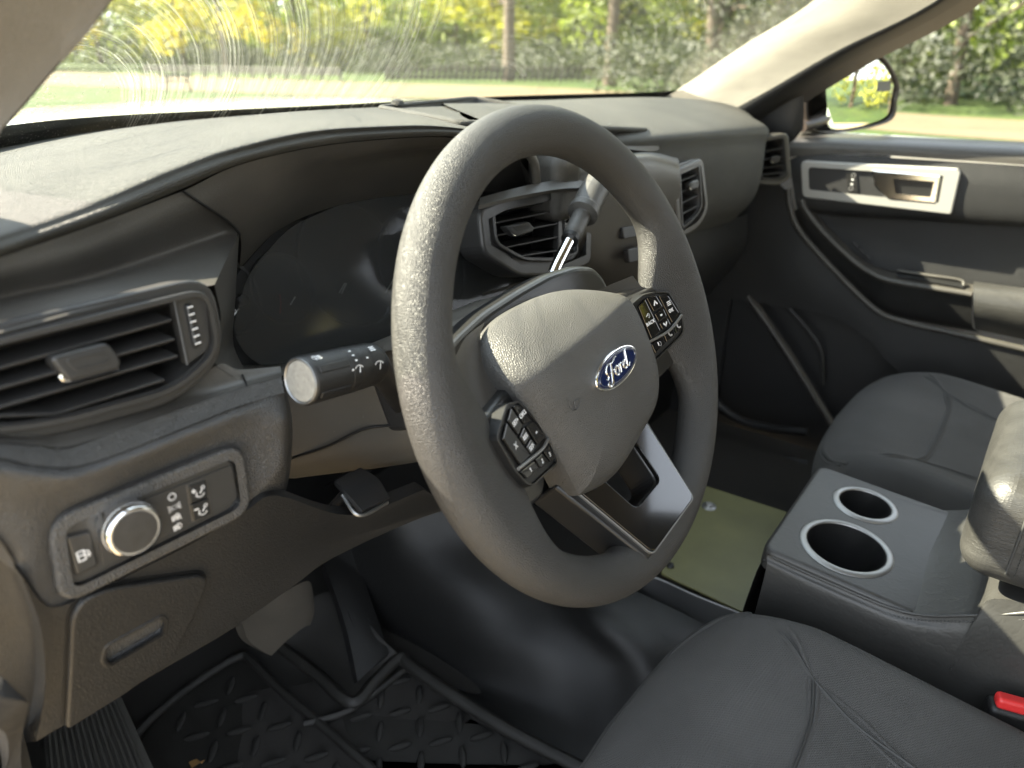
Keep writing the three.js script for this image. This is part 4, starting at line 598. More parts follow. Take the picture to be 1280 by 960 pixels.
// ---------- middle of the dashboard: vents, control stack, tray on top
{
  const VC = {o:[.1721,.0357,-.185],x:[1,0,0],y:[0,.9781,-.2079]};
  // housing round the driver side centre vent
  obj('vent_housing', ringPlate({o:[.1721,.0357,-.185],x:[1,0,0],y:[0,.9781,-.2079]}, [[-.0782,.0365],[-.0162,.0444],[.137,.0354],[.1093,-.059],[.0463,-.0597],[-.0328,-.041],[-.083,-.0066]], .012, .009, -.03, .0045, .004), K.vent, dash);
  vent(dash, {o:[.1721,.0357,-.185],x:[1,0,0],y:[0,.9781,-.2079]}, 'middle', { ring: [[-.0567,.0329],[.0962,.0281],[.0849,-.0421],[.0353,-.0398],[-.019,-.027],[-.0612,-.0014]], r: [.008, .006, .008, .01, .014, .012], rise: .003,
    slats: [[[-.0527,.0195],[.0623,.0135]], [[-.0561,.0073],[.0587,-.0002]], [[-.0573,-.0063],[.0548,-.0148]], [[-.0339,-.0195],[.051,-.0295]]], tab: [[-.0437,.0139],[-.0041,.0118],[.0037,.0027],[0,0],[-.0284,.0003],[-.0343,.0039]], thumb: [[.0635,.024],[.0913,.0225],[.0871,-.007],[.0781,-.0351],[.0622,-.0373],[.0476,-.0361]], wheel: [[.0686,.0125],[.0784,.0118],[.0729,-.0155],[.0629,-.0154]], slatMat: K.vent });
  obj('ledge', skin([[[.1105,.0756,-.2],[.1641,.08,-.19],[.2273,.0804,-.182],[.2711,.0749,-.178]], [[.0908,.0726,-.186],[.1479,.0748,-.178],[.2095,.074,-.17],[.2624,.0683,-.168]]], 16, 6, .004), K.smooth, dash);
  // control stack
  const stack = obj('control_stack', skin([
    [[.2766,.0914,-.215],[.3617,.0916,-.2],[.4496,.089,-.19],[.5357,.0719,-.185]],
    [[.236,.0927,-.185],[.3133,.0909,-.172],[.4017,.0853,-.165],[.5002,.0626,-.165]],
    [[.239,.0512,-.178],[.3159,.0378,-.17],[.4073,.0309,-.163],[.5101,.02,-.165]],
    [[.2713,-.0276,-.19],[.3426,-.0455,-.18],[.458,-.0564,-.175],[.5566,-.0601,-.178]],
    [[.3318,-.085,-.22],[.4101,-.107,-.215],[.5381,-.1179,-.21],[.6545,-.1192,-.21]]], 20, 20), K.smooth, dash);
  const CS = {o:[.3739,-.0099,-.165],x:[1,0,0],y:[0,.9781,-.2079]};
  obj('screen_surround', plate(CS, rounded([[-.0215,.0973],[.1404,.0819],[.1362,.0164],[-.0234,.0326]], .004), -.012, .003, .002), K.smooth, stack);
  obj('display', plate(CS, rounded([[.0653,.0698],[.1114,.0639],[.1096,.0339],[.0645,.0366]], .002), .002, .0036, .0004), K.gloss, stack);
  for (const q of [[[-.0264,.0202],[.0084,.0169],[.0092,.0023],[-.0258,.0061]], [[.0148,.0168],[.0521,.0133],[.0532,-.0018],[.0157,.0021]], [[-.019,-.0085],[.0234,-.012],[.0237,-.0301],[-.019,-.026]], [[.0323,-.0127],[.0692,-.0146],[.0699,-.0324],[.0328,-.0299]]]) obj('button', plate(CS, rounded(q, .003), -.004, .0035, .0012), K.smoothDark, stack);
  obj('stack_wing', place(rbox(.05, .075, .05, .015, 4), { o: [.2418,.0731,-.2], x: [1, 0, 0], y: [0, 1, 0] }), K.smooth, stack);
  // passenger side centre vent and the one by the door
  vent(dash, {o:[.5307,.0225,-.165],x:[.9929,0,.1191],y:[.0205,.985,-.1712]}, 'passenger', { ring: [[-.0215,.0387],[.0341,.0427],[.0379,-.02],[.0189,-.0333],[-.0212,-.0451]], r: [.008, .01, .02, .02, .01], rise: .003, slats: [[[-.0148,.0228],[.0328,.0272]], [[-.0162,.0077],[.0338,.0125]], [[-.0156,-.0079],[.0326,-.0021]], [[-.017,-.0233],[.0269,-.0173]]], tab: [[.0017,.0186],[.0234,.0205],[.025,.0125],[.0224,.0083],[.0049,.0071],[.001,.011]], slatMat: K.vent });
  vent(dash, {o:[.965,.0143,-.1919],x:[.7507,0,.6606],y:[.052,.9969,-.0591]}, 'door', { ring: [[-.0329,.0423],[.0218,.0495],[.0376,-.0201],[.0155,-.0312],[-.0183,-.0271]], r: [.008, .008, .012, .012, .01], rise: .003, slats: [[[-.0224,.0222],[.0277,.0295]], [[-.0207,.0078],[.0298,.0136]], [[-.0174,-.0067],[.0317,-.0009]], [[-.0143,-.0185],[.0269,-.0154]]], tab: [[-.0033,.0131],[.013,.0155],[.0155,.0082],[.0144,.0039],[.0015,.0014],[-.0024,.0059]], slatMat: K.vent });
  obj('vent_housing', ringPlate({o:[.5307,.0225,-.165],x:[.9929,0,.1191],y:[.0205,.985,-.1712]}, [[-.0378,.0383],[.0434,.0484],[.0556,-.0272],[.0265,-.0484],[-.0308,-.057]], [.01, .012, .02, .02, .012], .006, -.03, .004, .003), K.smooth, dash);
  obj('vent_housing', ringPlate({o:[.965,.0143,-.1919],x:[.7507,0,.6606],y:[.052,.9969,-.0591]}, [[-.0414,.0453],[.0274,.0565],[.0469,-.0263],[.0217,-.0403],[-.0256,-.0357]], .012, .005, -.03, .004, .003), K.smooth, dash);
  // storage tray on the top
  const corners = [[.19, .146, -.42], [.43, .143, -.47], [.5, .108, -.215], [.105, .146, -.215]], trayOut = [];
  corners.forEach((c, i) => { const n = corners[(i + 1) % 4], p = corners[(i + 3) % 4]; trayOut.push(mix(c, p, .07), mix(c, mix(p, n, .5), .035), mix(c, n, .07)); for (let k = 2; k < 9; k++) trayOut.push(mix(c, n, k / 10)); });
  const tray = obj('top_tray', bar(trayOut.map((p) => add(p, [0, .003, 0])), .0042, 160, 10, .8, true), K.pad, dash);
  obj('tray_well', (() => { const n = trayOut.length, c = trayOut.reduce((a, p) => add(a, p.map((v) => v / n)), [0, 0, 0]); return sheet([...trayOut, trayOut[0]].map((p) => [add(p, [0, .004, 0]), add(mix(p, c, .03), [0, .002, 0]), add(mix(p, c, .06), [0, -.03, 0]), add(c, [0, -.034, 0])])); })(), K.smoothDark, tray);
  obj('tray_cap', (() => { const g = lathe([[0, .007], [.007, .005], [.009, 0]], 20); const p = [.2258,.15,-.4242]; g.translate(...p); return g; })(), K.pad, tray);
  obj('tray_clip', skin([[[.4452,.1179,-.25],[.5128,.1033,-.23],[.5271,.0919,-.22]], [[.3809,.1125,-.23],[.4418,.0944,-.21],[.484,.0865,-.205]]], 8, 6, .005), K.smooth, tray);
  obj('tray_clip', skin([[[.411,.103,-.215],[.4666,.0924,-.205],[.4997,.0923,-.205]], [[.4028,.0927,-.205],[.4605,.0851,-.2],[.4913,.084,-.2]]], 8, 6, .006), K.smooth, tray);
}
// ---------- floor
{
  structure('floor', skin([[[-.42, -.64, -.78], [1.1, -.64, -.78]], [[-.42, -.64, 1.5], [1.1, -.64, 1.5]]], 10, 10, .02), K.carpet);
  // rubber mat with raised border and tread bars
  const mat = thing('floor_mat', 'black rubber floor mat with raised rim and tread bars in the driver footwell', 'floor mat');
  const FL = {o:[-.0365,-.62,-.387],x:[1,0,0],y:[0,0,-1]}, Yf = -.62;
  obj('tray_base', skin([[[-.2869,-.618,-.4485],[-.1962,-.618,-.542],[-.0484,-.618,-.5584],[-.0115,-.6,-.5063]], [[-.217,-.62,-.31],[-.1418,-.62,-.421],[-.0565,-.62,-.4597],[.0094,-.618,-.4425]], [[-.1116,-.62,-.1546],[-.0624,-.62,-.2763],[-.0252,-.62,-.3498],[.0401,-.62,-.3552]], [[.0743,-.62,.0128],[.0961,-.62,-.0467],[.0732,-.62,-.1866],[.0897,-.62,-.3391]]], 30, 30), K.rubber, mat);
  obj('raised_rim', bar([[-.2453,-.612,-.5285],[-.186,-.61,-.5451],[-.1182,-.61,-.5505],[-.0597,-.609,-.5433],[-.052,-.609,-.5227],[-.0576,-.612,-.4563],[-.0612,-.613,-.3557],[-.065,-.613,-.243]], .006, 60, 10), K.rubber, mat);
  obj('raised_rim', bar([[-.0144,-.6,-.5024],[-.0133,-.604,-.4212],[-.015,-.606,-.3429],[.0319,-.606,-.3449],[.081,-.604,-.3456],[.0799,-.606,-.325],[.0789,-.608,-.2343],[.0823,-.609,-.1389],[.0931,-.609,-.0334]], .009, 80, 10), K.rubber, mat);
  obj('raised_rim', bar([[-.0747,-.612,-.3722],[-.0191,-.612,-.3391],[.0723,-.612,-.3295]], .005, 40, 10), K.rubber, mat);
  { const c = [-.0566,-.614,-.3615], g = new THREE.SphereGeometry(1, 12, 8); const poly = [[-.1789,-.62,-.5431],[-.0596,-.62,-.5324],[-.0652,-.62,-.4479],[-.0631,-.62,-.3063],[-.0274,-.62,-.3309],[.0699,-.62,-.3278],[.0665,-.62,-.2388],[.0838,-.62,-.0631],[-.0644,-.62,-.1227],[-.2397,-.62,-.3558]].map((p) => [p[0], p[2]]);
    const inside = (x, z) => { let k = false; for (let i = 0, j = poly.length - 1; i < poly.length; j = i++) if ((poly[i][1] > z) !== (poly[j][1] > z) && x < (poly[j][0] - poly[i][0]) * (z - poly[i][1]) / (poly[j][1] - poly[i][1]) + poly[i][0]) k = !k; return k; };
    for (let i = -11; i < 12; i++) for (let j = -11; j < 12; j++) { const x = c[0] + i * .038, z = c[2] + j * .038; if (!inside(x, z)) continue; const b = g.clone(); b.scale(.0165, .0042, .005); b.rotateY((i + j) % 2 ? .75 : -.6); b.translate(x, -.6172, z); obj('tread_bar', b, K.rubber, mat); } }
  // heel step under the accelerator
  obj('heel_step', skin([[[.0232,-.56,-.5011],[.0561,-.55,-.4968],[.0903,-.55,-.4812]], [[-.0151,-.596,-.4967],[.0242,-.59,-.4556],[.0728,-.57,-.3841]], [[-.0143,-.604,-.3434],[.0273,-.604,-.348],[.0806,-.6,-.3449]]], 12, 14), K.rubber, mat);
  obj('leaf_litter', skin([[[-.1996,-.613,-.4442],[-.1912,-.612,-.4394],[-.1907,-.614,-.4299]], [[-.2012,-.614,-.4345],[-.1963,-.61,-.4304],[-.1854,-.613,-.431]]], 4, 3, .0005), M([.3, .17, .06], .9), mat);
  // pedals
  const brake = thing('brake_pedal', 'dusty brown grey brake pedal pad in the footwell', 'pedal');
  const pf = { o: [-.0551,-.4718,-.44], x: [1, 0, .03], y: [0, .83, -.55] };
  const dustyR = M([.14, .123, .102], .85, { map: T.dust, ...bump(T.fine, .0006) });
  obj('pad', skin([[[-.1068,-.4383,-.435],[-.0606,-.4457,-.44],[-.0079,-.4538,-.445],[.0019,-.4692,-.445]], [[-.1117,-.4472,-.425],[-.0644,-.462,-.43],[-.0119,-.4726,-.435],[-.0047,-.484,-.436]], [[-.1092,-.4638,-.418],[-.0615,-.4751,-.42],[-.0199,-.4863,-.424],[-.0148,-.4935,-.425]], [[-.0895,-.4953,-.41],[-.0642,-.4934,-.412],[-.0344,-.4964,-.416],[-.0236,-.4984,-.42]]], 14, 14, .014), dustyR, brake);
  obj('arm', bar([[-.0379,-.4888,-.455],[.0066,-.4791,-.5],[.0475,-.4658,-.54]], .012, 10, 8), K.black, brake);
  const acc = thing('accelerator_pedal', 'tall narrow ribbed accelerator pedal hinged at the floor', 'pedal');
  obj('pad', skin([[[.0804,-.5072,-.5],[.108,-.5104,-.505],[.1411,-.518,-.51]], [[.0587,-.5268,-.45],[.0857,-.5319,-.453],[.1194,-.5458,-.456]], [[.0338,-.5489,-.4],[.0623,-.5567,-.402],[.0945,-.573,-.404]], [[.0039,-.5878,-.35],[.0328,-.5879,-.352],[.0679,-.5873,-.354]]], 12, 20, -.012), K.hard, acc);
  for (let i = 0; i < 6; i++) { const k = .25 + i * .1; obj('rib', bar([mix([.0742,-.5176,-.4795], [.1294,-.5417,-.485], k), mix([.0406,-.5349,-.4195], [.1036,-.562,-.4265], k), mix([.0331,-.5478,-.399], [.0937,-.5718,-.403], k)], .0011, 10, 6), K.hard, acc); }
  // foot rest with ridges
  const rest = thing('foot_rest', 'ridged grey rubber foot rest beside the sill', 'foot rest'); const rm = M([.085, .08, .07], .8, bump(T.fine, .0008));
  const r0 = [[-.311,-.5,-.5211],[-.2745,-.5,-.513],[-.2331,-.5,-.5004]], r1 = [[-.3465,-.5,-.4259],[-.3111,-.5,-.3789],[-.2708,-.5,-.3252]];
  obj('pad', skin([r0, r1], 10, 10, -.015), rm, rest);
  for (let i = 0; i < 14; i++) { const k = .06 + i * .064; const a = mix(r0[0], r0[2], k), b = mix(r1[0], r1[2], k); obj('ridge', bar([add(a, [0, .003, 0]), add(b, [0, .003, 0])], .0022, 4, 6), rm, rest); }
  obj('kick_panel', skin([[[-.4,-.0666,-.1201],[-.395,-.0541,-.0776],[-.39,-.0974,-.1103],[-.385,-.1823,-.165],[-.38,-.2888,-.2282]], [[-.41,-.0701,-.1136],[-.405,-.0655,-.0846],[-.4,-.1274,-.1312],[-.395,-.2106,-.195],[-.39,-.3451,-.2835]]], 16, 6, .01), K.carpet, rest);

  // vinyl covered transmission hump
  const hump = thing('transmission_hump', 'shiny black vinyl floor covering over the transmission hump', 'floor covering');
  obj('covering', skin([
    [[.13,-.4535,-.5031],[.15,-.4191,-.4311],[.2,-.4135,-.379],[.26,-.4268,-.3031],[.285,-.47,-.2013],[.285,-.4762,-.1184],[.28,-.4728,-.0163],[.27,-.4661,.0549]],
    [[.125,-.5044,-.4862],[.15,-.4649,-.4017],[.19,-.4611,-.3403],[.24,-.4755,-.2726],[.26,-.4999,-.198],[.235,-.4762,-.1214],[.24,-.4825,-.0368],[.25,-.497,.0454]],
    [[.12,-.5653,-.4555],[.14,-.5192,-.3713],[.165,-.5011,-.2889],[.2,-.5078,-.213],[.215,-.504,-.1539],[.2,-.4782,-.0875],[.205,-.4916,-.0236],[.21,-.5262,.0338]],
    [[.118,-.62,-.4233],[.13,-.5818,-.3417],[.145,-.556,-.2512],[.165,-.5417,-.1731],[.185,-.5348,-.1133],[.19,-.5306,-.0538],[.18,-.5261,-.0018],[.17,-.5389,.0431]],
    [[.118,-.651,-.3906],[.12,-.6308,-.3029],[.125,-.6157,-.2214],[.135,-.6017,-.1439],[.14,-.5932,-.082],[.14,-.579,-.0278],[.14,-.5711,.0174],[.14,-.5875,.0517]],
    [[.0868,-.61,-.3321],[.083,-.61,-.2454],[.0854,-.61,-.1822],[.089,-.61,-.111],[.096,-.61,-.0532],[.0996,-.61,-.0024],[.1001,-.61,.0417],[.1051,-.61,.0814]]], 50, 40), K.vinylFloor, hump);
  // olive equipment plate
  const pl = thing('equipment_plate', 'olive green metal plate bolted over the floor hump beside the console', 'plate');
  const PLF = {o:[.4292,-.47,-.0097],x:[1,0,0],y:[0,.03,-.9996]};
  obj('plate', plate(PLF, rounded([[-.0978,.0491],[.1495,.1197],[.1662,-.0481],[-.0989,-.0811]], .004), -.004, 0, .0012), K.olive, pl);
  const bc = [.0989,.0599]; const bolt = obj('bolt', knobOn(PLF, bc[0], bc[1], 0, [[.012, 0], [.0115, .0015], [.0065, .002], [.0065, .005], [.0055, .006], [0, .006]], 24), K.satin, pl);
  const b2 = [-.0764,.0443]; obj('bolt', knobOn(PLF, b2[0], b2[1], 0, [[.006, 0], [.005, .004], [0, .0045]], 6), K.black, pl);
  const br = thing('mounting_bracket', 'black steel mounting bracket with bright top edge under the olive plate', 'bracket');
  obj('web', skin([[[.3171,-.475,-.1023],[.3231,-.475,-.0541],[.3225,-.475,-.0002],[.3261,-.475,.0612]], [[.3042,-.5,-.0933],[.2993,-.5,-.0398],[.2931,-.5,.0157],[.288,-.5,.0684]]], 10, 4, .003), K.black, br);
  obj('edge', bar([[.317,-.4735,-.1023],[.323,-.4735,-.0541],[.3223,-.4735,-.0003],[.3259,-.4735,.061]], .0018, 10, 6), K.satin, br);
}
// ---------- centre console
const con = thing('centre_console', 'black vinyl centre console box with two ringed cup holders', 'console');
{
  const CO = {o:[.2914,-.285,.1714],x:[1,0,0],y:[0,.0599,-.9982]}, hb = [-.0076,.0006], hs = [.0912,.0035], rb = .045, rs = .033;
  const top = [[-.0795,.0734],[.1127,.0736],[.1416,-.0577],[.1534,-.0907],[-.0545,-.0717],[-.0728,-.0072]];
  const circle = (c, r) => Array.from({ length: 40 }, (_, i) => [c[0] + r * Math.cos((i + .37) / 40 * 6.28318), c[1] + r * Math.sin((i + .37) / 40 * 6.28318)]);
  const f0 = top[0], f1 = top[1];
  const xl = (f0[0] + top[4][0]) / 2 - .002, xr = Math.max(f1[0], hs[0] + rs + .024);
  const yf = (f0[1] + f1[1]) / 2, yb = Math.min(hb[1] - rb - .02, top[4][1]);
  const deck = [[xl, yf], [xr, yf], [xr, yb - .05], [xl, yb - .05]];
  obj('deck', plate(CO, rounded(deck, [.016, .016, .002, .002]).reverse(), -.03, 0, .006, [circle(hb, rb - .004), circle(hs, rs - .004)], 5), K.vinyl, con);
  // box sides: front, driver side, passenger side, running back under the armrest
  const W3 = (x, y, h = 0) => new THREE.Vector3(x, y, h).applyMatrix4(frameMatrix(CO)).toArray();
  const side = (x, s) => skin([[W3(x, yf - .008, -.006), W3(x, (yf + yb) / 2, -.006), W3(x, yb - .006, -.001), W3(x, yb - .05, .026), W3(x, yb - .1, .063), W3(x, yb - .45, .07)], [W3(x + s * .006, yf - .012, -.05), W3(x + s * .008, (yf + yb) / 2, -.05), W3(x + s * .008, yb, -.05), W3(x + s * .008, yb - .05, -.04), W3(x + s * .008, yb - .09, -.03), W3(x + s * .008, yb - .45, -.03)], [W3(x, yf - .012, -.33), W3(x, (yf + yb) / 2, -.33), W3(x, yb, -.33), W3(x, yb - .05, -.33), W3(x, yb - .09, -.33), W3(x, yb - .45, -.33)]], 40, 24);
  const leftSide = obj('side_panel', side(xl, -1), K.vinyl, con); obj('side_panel', side(xr, 1), K.vinyl, con);
  obj('front_panel', skin([[W3(xl, yf - .01, -.012), W3(xr, yf - .01, -.012)], [W3(xl, yf, -.05), W3(xr, yf, -.05)], [W3(xl, yf + .012, -.33), W3(xr, yf + .012, -.33)]], 8, 14), K.vinyl, con);
  // rise to the armrest
  obj('rear_slope', skin([[W3(xl, yb + .02, -.006), W3((xl + xr) / 2, yb + .012, -.001), W3(xr, yb + .02, -.006)], [W3(xl, yb - .006, -.001), W3((xl + xr) / 2, yb - .01, .002), W3(xr, yb - .006, -.001)], [W3(xl, yb - .05, .026), W3((xl + xr) / 2, yb - .05, .024), W3(xr, yb - .05, .026)], [W3(xl, yb - .1, .063), W3((xl + xr) / 2, yb - .1, .063), W3(xr, yb - .1, .063)], [W3(xl, yb - .45, .07), W3((xl + xr) / 2, yb - .45, .07), W3(xr, yb - .45, .07)]], 12, 30), K.vinyl, con);
  obj('piping', bar([W3(xl, yf - .014, -.007), W3(xl - .001, (yf + yb) / 2, -.0065), W3(xl - .001, yb, -.002), W3(xl - .001, yb - .05, .0255), W3(xl - .001, yb - .1, .0625)], .0016, 40, 8), K.vinyl, con);
  { const st = []; for (let i = 0; i < 70; i++) { const k = i / 70, P = new THREE.CatmullRomCurve3([W3(xl - .0022, yf - .014, -.013), W3(xl - .0025, (yf + yb) / 2, -.0125), W3(xl - .0025, yb, -.008), W3(xl - .0022, yb - .05, .0185), W3(xl - .002, yb - .1, .055)].map(v3)); st.push(bar([P.getPoint(k).toArray(), P.getPoint(k + .008).toArray()], .0006, 1, 5)); } obj('stitching', st, K.thread, con); }
  for (const [c, r] of [[hb, rb], [hs, rs]]) { const h = new THREE.Group(); h.name = 'cup_holder'; con.add(h);
    obj('ring', knobOn(CO, c[0], c[1], 0, [[r - .0045, -.002], [r - .0042, .0014], [r - .002, .0026], [r + .002, .0022], [r + .0042, .0002]], 56), K.satin, h);
    obj('cup', knobOn(CO, c[0], c[1], 0, [[r - .0045, .001], [r - .008, -.07], [r - .011, -.075], [0, -.075]], 48), K.blackSatin, h); }
  // padded armrest lid
  const lid = thing('armrest_lid', 'padded dark vinyl armrest lid with stitched front edge on the console', 'armrest');
  const lw = .228, lh = .108, ld = .39, lg = new RoundedBoxGeometry(lw, lh, ld, 8, .026); // padded block, crowned on top
  { const p = lg.attributes.position; for (let i = 0; i < p.count; i++) { const x = p.getX(i) / lw * 2, z = p.getZ(i) / ld * 2; if (p.getY(i) > 0) p.setY(i, p.getY(i) + .008 * (1 - x * x) * (1 - z * z * .6) - .01 * Math.max(0, -z) ** 4); } lg.computeVertexNormals(); }
  const lo = [.317, -.165, .268 + ld / 2]; lg.translate(...lo);
  obj('pad', lg, K.vinyl, lid);
  { const st = [], edge = (o, dz) => { const y = lo[1] + lh / 2 - .03; return [[lo[0] - lw / 2 - o, lo[1] - lh / 2 + .02, lo[2] - ld / 2 + dz], [lo[0] - lw / 2 - o, y, lo[2] - ld / 2 + dz], [lo[0] - lw / 2 + .02, lo[1] + lh / 2 - .01 + o, lo[2] - ld / 2 + dz], [lo[0], lo[1] + lh / 2 - .002 + o, lo[2] - ld / 2 + dz], [lo[0] + lw / 2 - .02, lo[1] + lh / 2 - .01 + o, lo[2] - ld / 2 + dz], [lo[0] + lw / 2 + o, y, lo[2] - ld / 2 + dz]]; };
    const P = new THREE.CatmullRomCurve3(edge(.0006, .045).map(v3)); for (let i = 0; i < 110; i++) st.push(bar([P.getPoint(i / 110).toArray(), P.getPoint(i / 110 + .006).toArray()], .0005, 1, 5)); obj('stitching', st, K.thread, lid); obj('seam', bar(edge(-.0002, .039), .0011, 60, 6), K.thread, lid); }
}
// ---------- seats
function seat(cx, label, w, yo) {
  const t = thing('front_seat', label, 'seat', 'front seats');
  const f = (x, z) => { const u = x / w; return 0; };
  const rows = [], zs = [[.075, -.46, .90], [.056, -.41, .95], [.05, -.372, .965], [.058, -.342, .95], [.085, -.322, .93], [.13, -.313, .925], [.2, -.32, .93], [.3, -.333, .95], [.42, -.348, .97], [.58, -.365, .98]];
  for (const [z, y, ww] of zs) { const r = []; for (let i = 0; i <= 12; i++) { const u = i / 6 - 1, a = Math.abs(u), x = cx + Math.sign(u) * w * ww * (1 - (1 - a) ** 1.25 * 0 - 0) * a; const bol = .018 * Math.exp(-(((a - .78) / .17) ** 2)) * Math.min(1, Math.max(0, (z - .05) / .15)); const roll = a > .86 ? -.5 * (a - .86) ** 1.5 * 1.5 : 0; const zz = z + .055 * a ** 3 * (z < .15 ? 1 : 0) + (z >= .15 ? .0 : 0); r.push([x, y + yo + bol + roll, zz]); } const e = r[12], s = r[0]; r.unshift([s[0] - .004, s[1] - .05, s[2] + .01], [s[0] - .002, s[1] - .02, s[2] + .003]); r.unshift([s[0] + .02, -.56, s[2] + .03]); r.push([e[0] + .002, e[1] - .02, e[2] + .003], [e[0] + .004, e[1] - .05, e[2] + .01], [e[0] - .02, -.56, e[2] + .03]); rows.push(r); }
  const g = skin(rows, 70, 60); obj('cushion', g, K.fabric, t);
  const C = rows.map((r) => curve(r, 72)), C2 = []; for (let i = 0; i <= 72; i++) C2.push(curve(C.map((r) => r[i]), 90));
  const surf = (u, z) => { let k = 3; while (k < zs.length - 2 && zs[k + 1][0] < z) k++; const v = (k + (z - zs[k][0]) / (zs[k + 1][0] - zs[k][0])) / (zs.length - 1) * 90, i = Math.round((3 + (u + 1) * 6) / 18 * 72); return mix(C2[i][Math.floor(v)], C2[i][Math.min(90, Math.floor(v) + 1)], v % 1); };
  const seam = (pts) => { obj('seam', bar(pts.map(([u, z]) => add(surf(u, z), [0, .0008, 0])), .0013, 30, 6), K.thread, t); const across = Math.abs(pts[0][0] - pts[pts.length - 1][0]) > .3; for (const s of [-1, 1]) obj('seam_welt', bar(pts.map(([u, z]) => add(surf(across ? u : u + s * .014, across ? z + s * .0035 : z), [0, -.0012, 0])), .0024, 30, 8), K.fabric, t); };
  for (const s of [-1, 1]) { seam([[s * .85, .081], [s * .72, .14], [s * .59, .194]]); seam([[s * .59, .194], [s * .52, .24], [s * .44, .29], [s * .39, .38], [s * .37, .5]]); seam([[s * .59, .194], [s * .4, .204], [s * .2, .207], [0, .208]]); seam([[s * .85, .081], [s * .75, .066], [s * .5, .059], [0, .058]]); }
  obj('backrest', skin([-1, -.7, 0, .7, 1].map((u) => [[cx + u * w * .95, -.36, .56 - .05 * Math.abs(u)], [cx + u * w * .98, -.1, .6 - .07 * Math.abs(u)], [cx + u * w * .95, .15, .68 - .06 * Math.abs(u)], [cx + u * w * .8, .27, .74]]), 20, 16, .08), K.fabric, t);
  obj('base', skin([[[cx - w * .85, -.5, .12], [cx + w * .85, -.5, .12]], [[cx - w * .85, -.63, .14], [cx + w * .85, -.63, .14]]], 4, 4, .02), K.black, t);
  return t;
}
seat(-.03, 'dark grey fabric driver seat cushion behind the steering wheel', .245, 0);
seat(.735, 'dark grey fabric passenger seat beside the far door', .25, -.005);
{
  const b = thing('seat_belt_buckle', 'black seat belt buckle with red release button beside the driver seat', 'buckle');
  const f = { o: [.178,-.3406,.3476], x: [.25, 0, .97], y: [.05, .97, -.2] };
  obj('housing', place(rbox(.05, .075, .022, .006, 4), f, .006, -.018, -.012), K.blackSatin, b);
  obj('release_button', place(rbox(.042, .012, .014, .004, 3), f, .006, .024, -.009), K.red, b);
  obj('strap', place(rbox(.03, .12, .006, .002), f, .006, -.1, -.012), K.black, b);
}

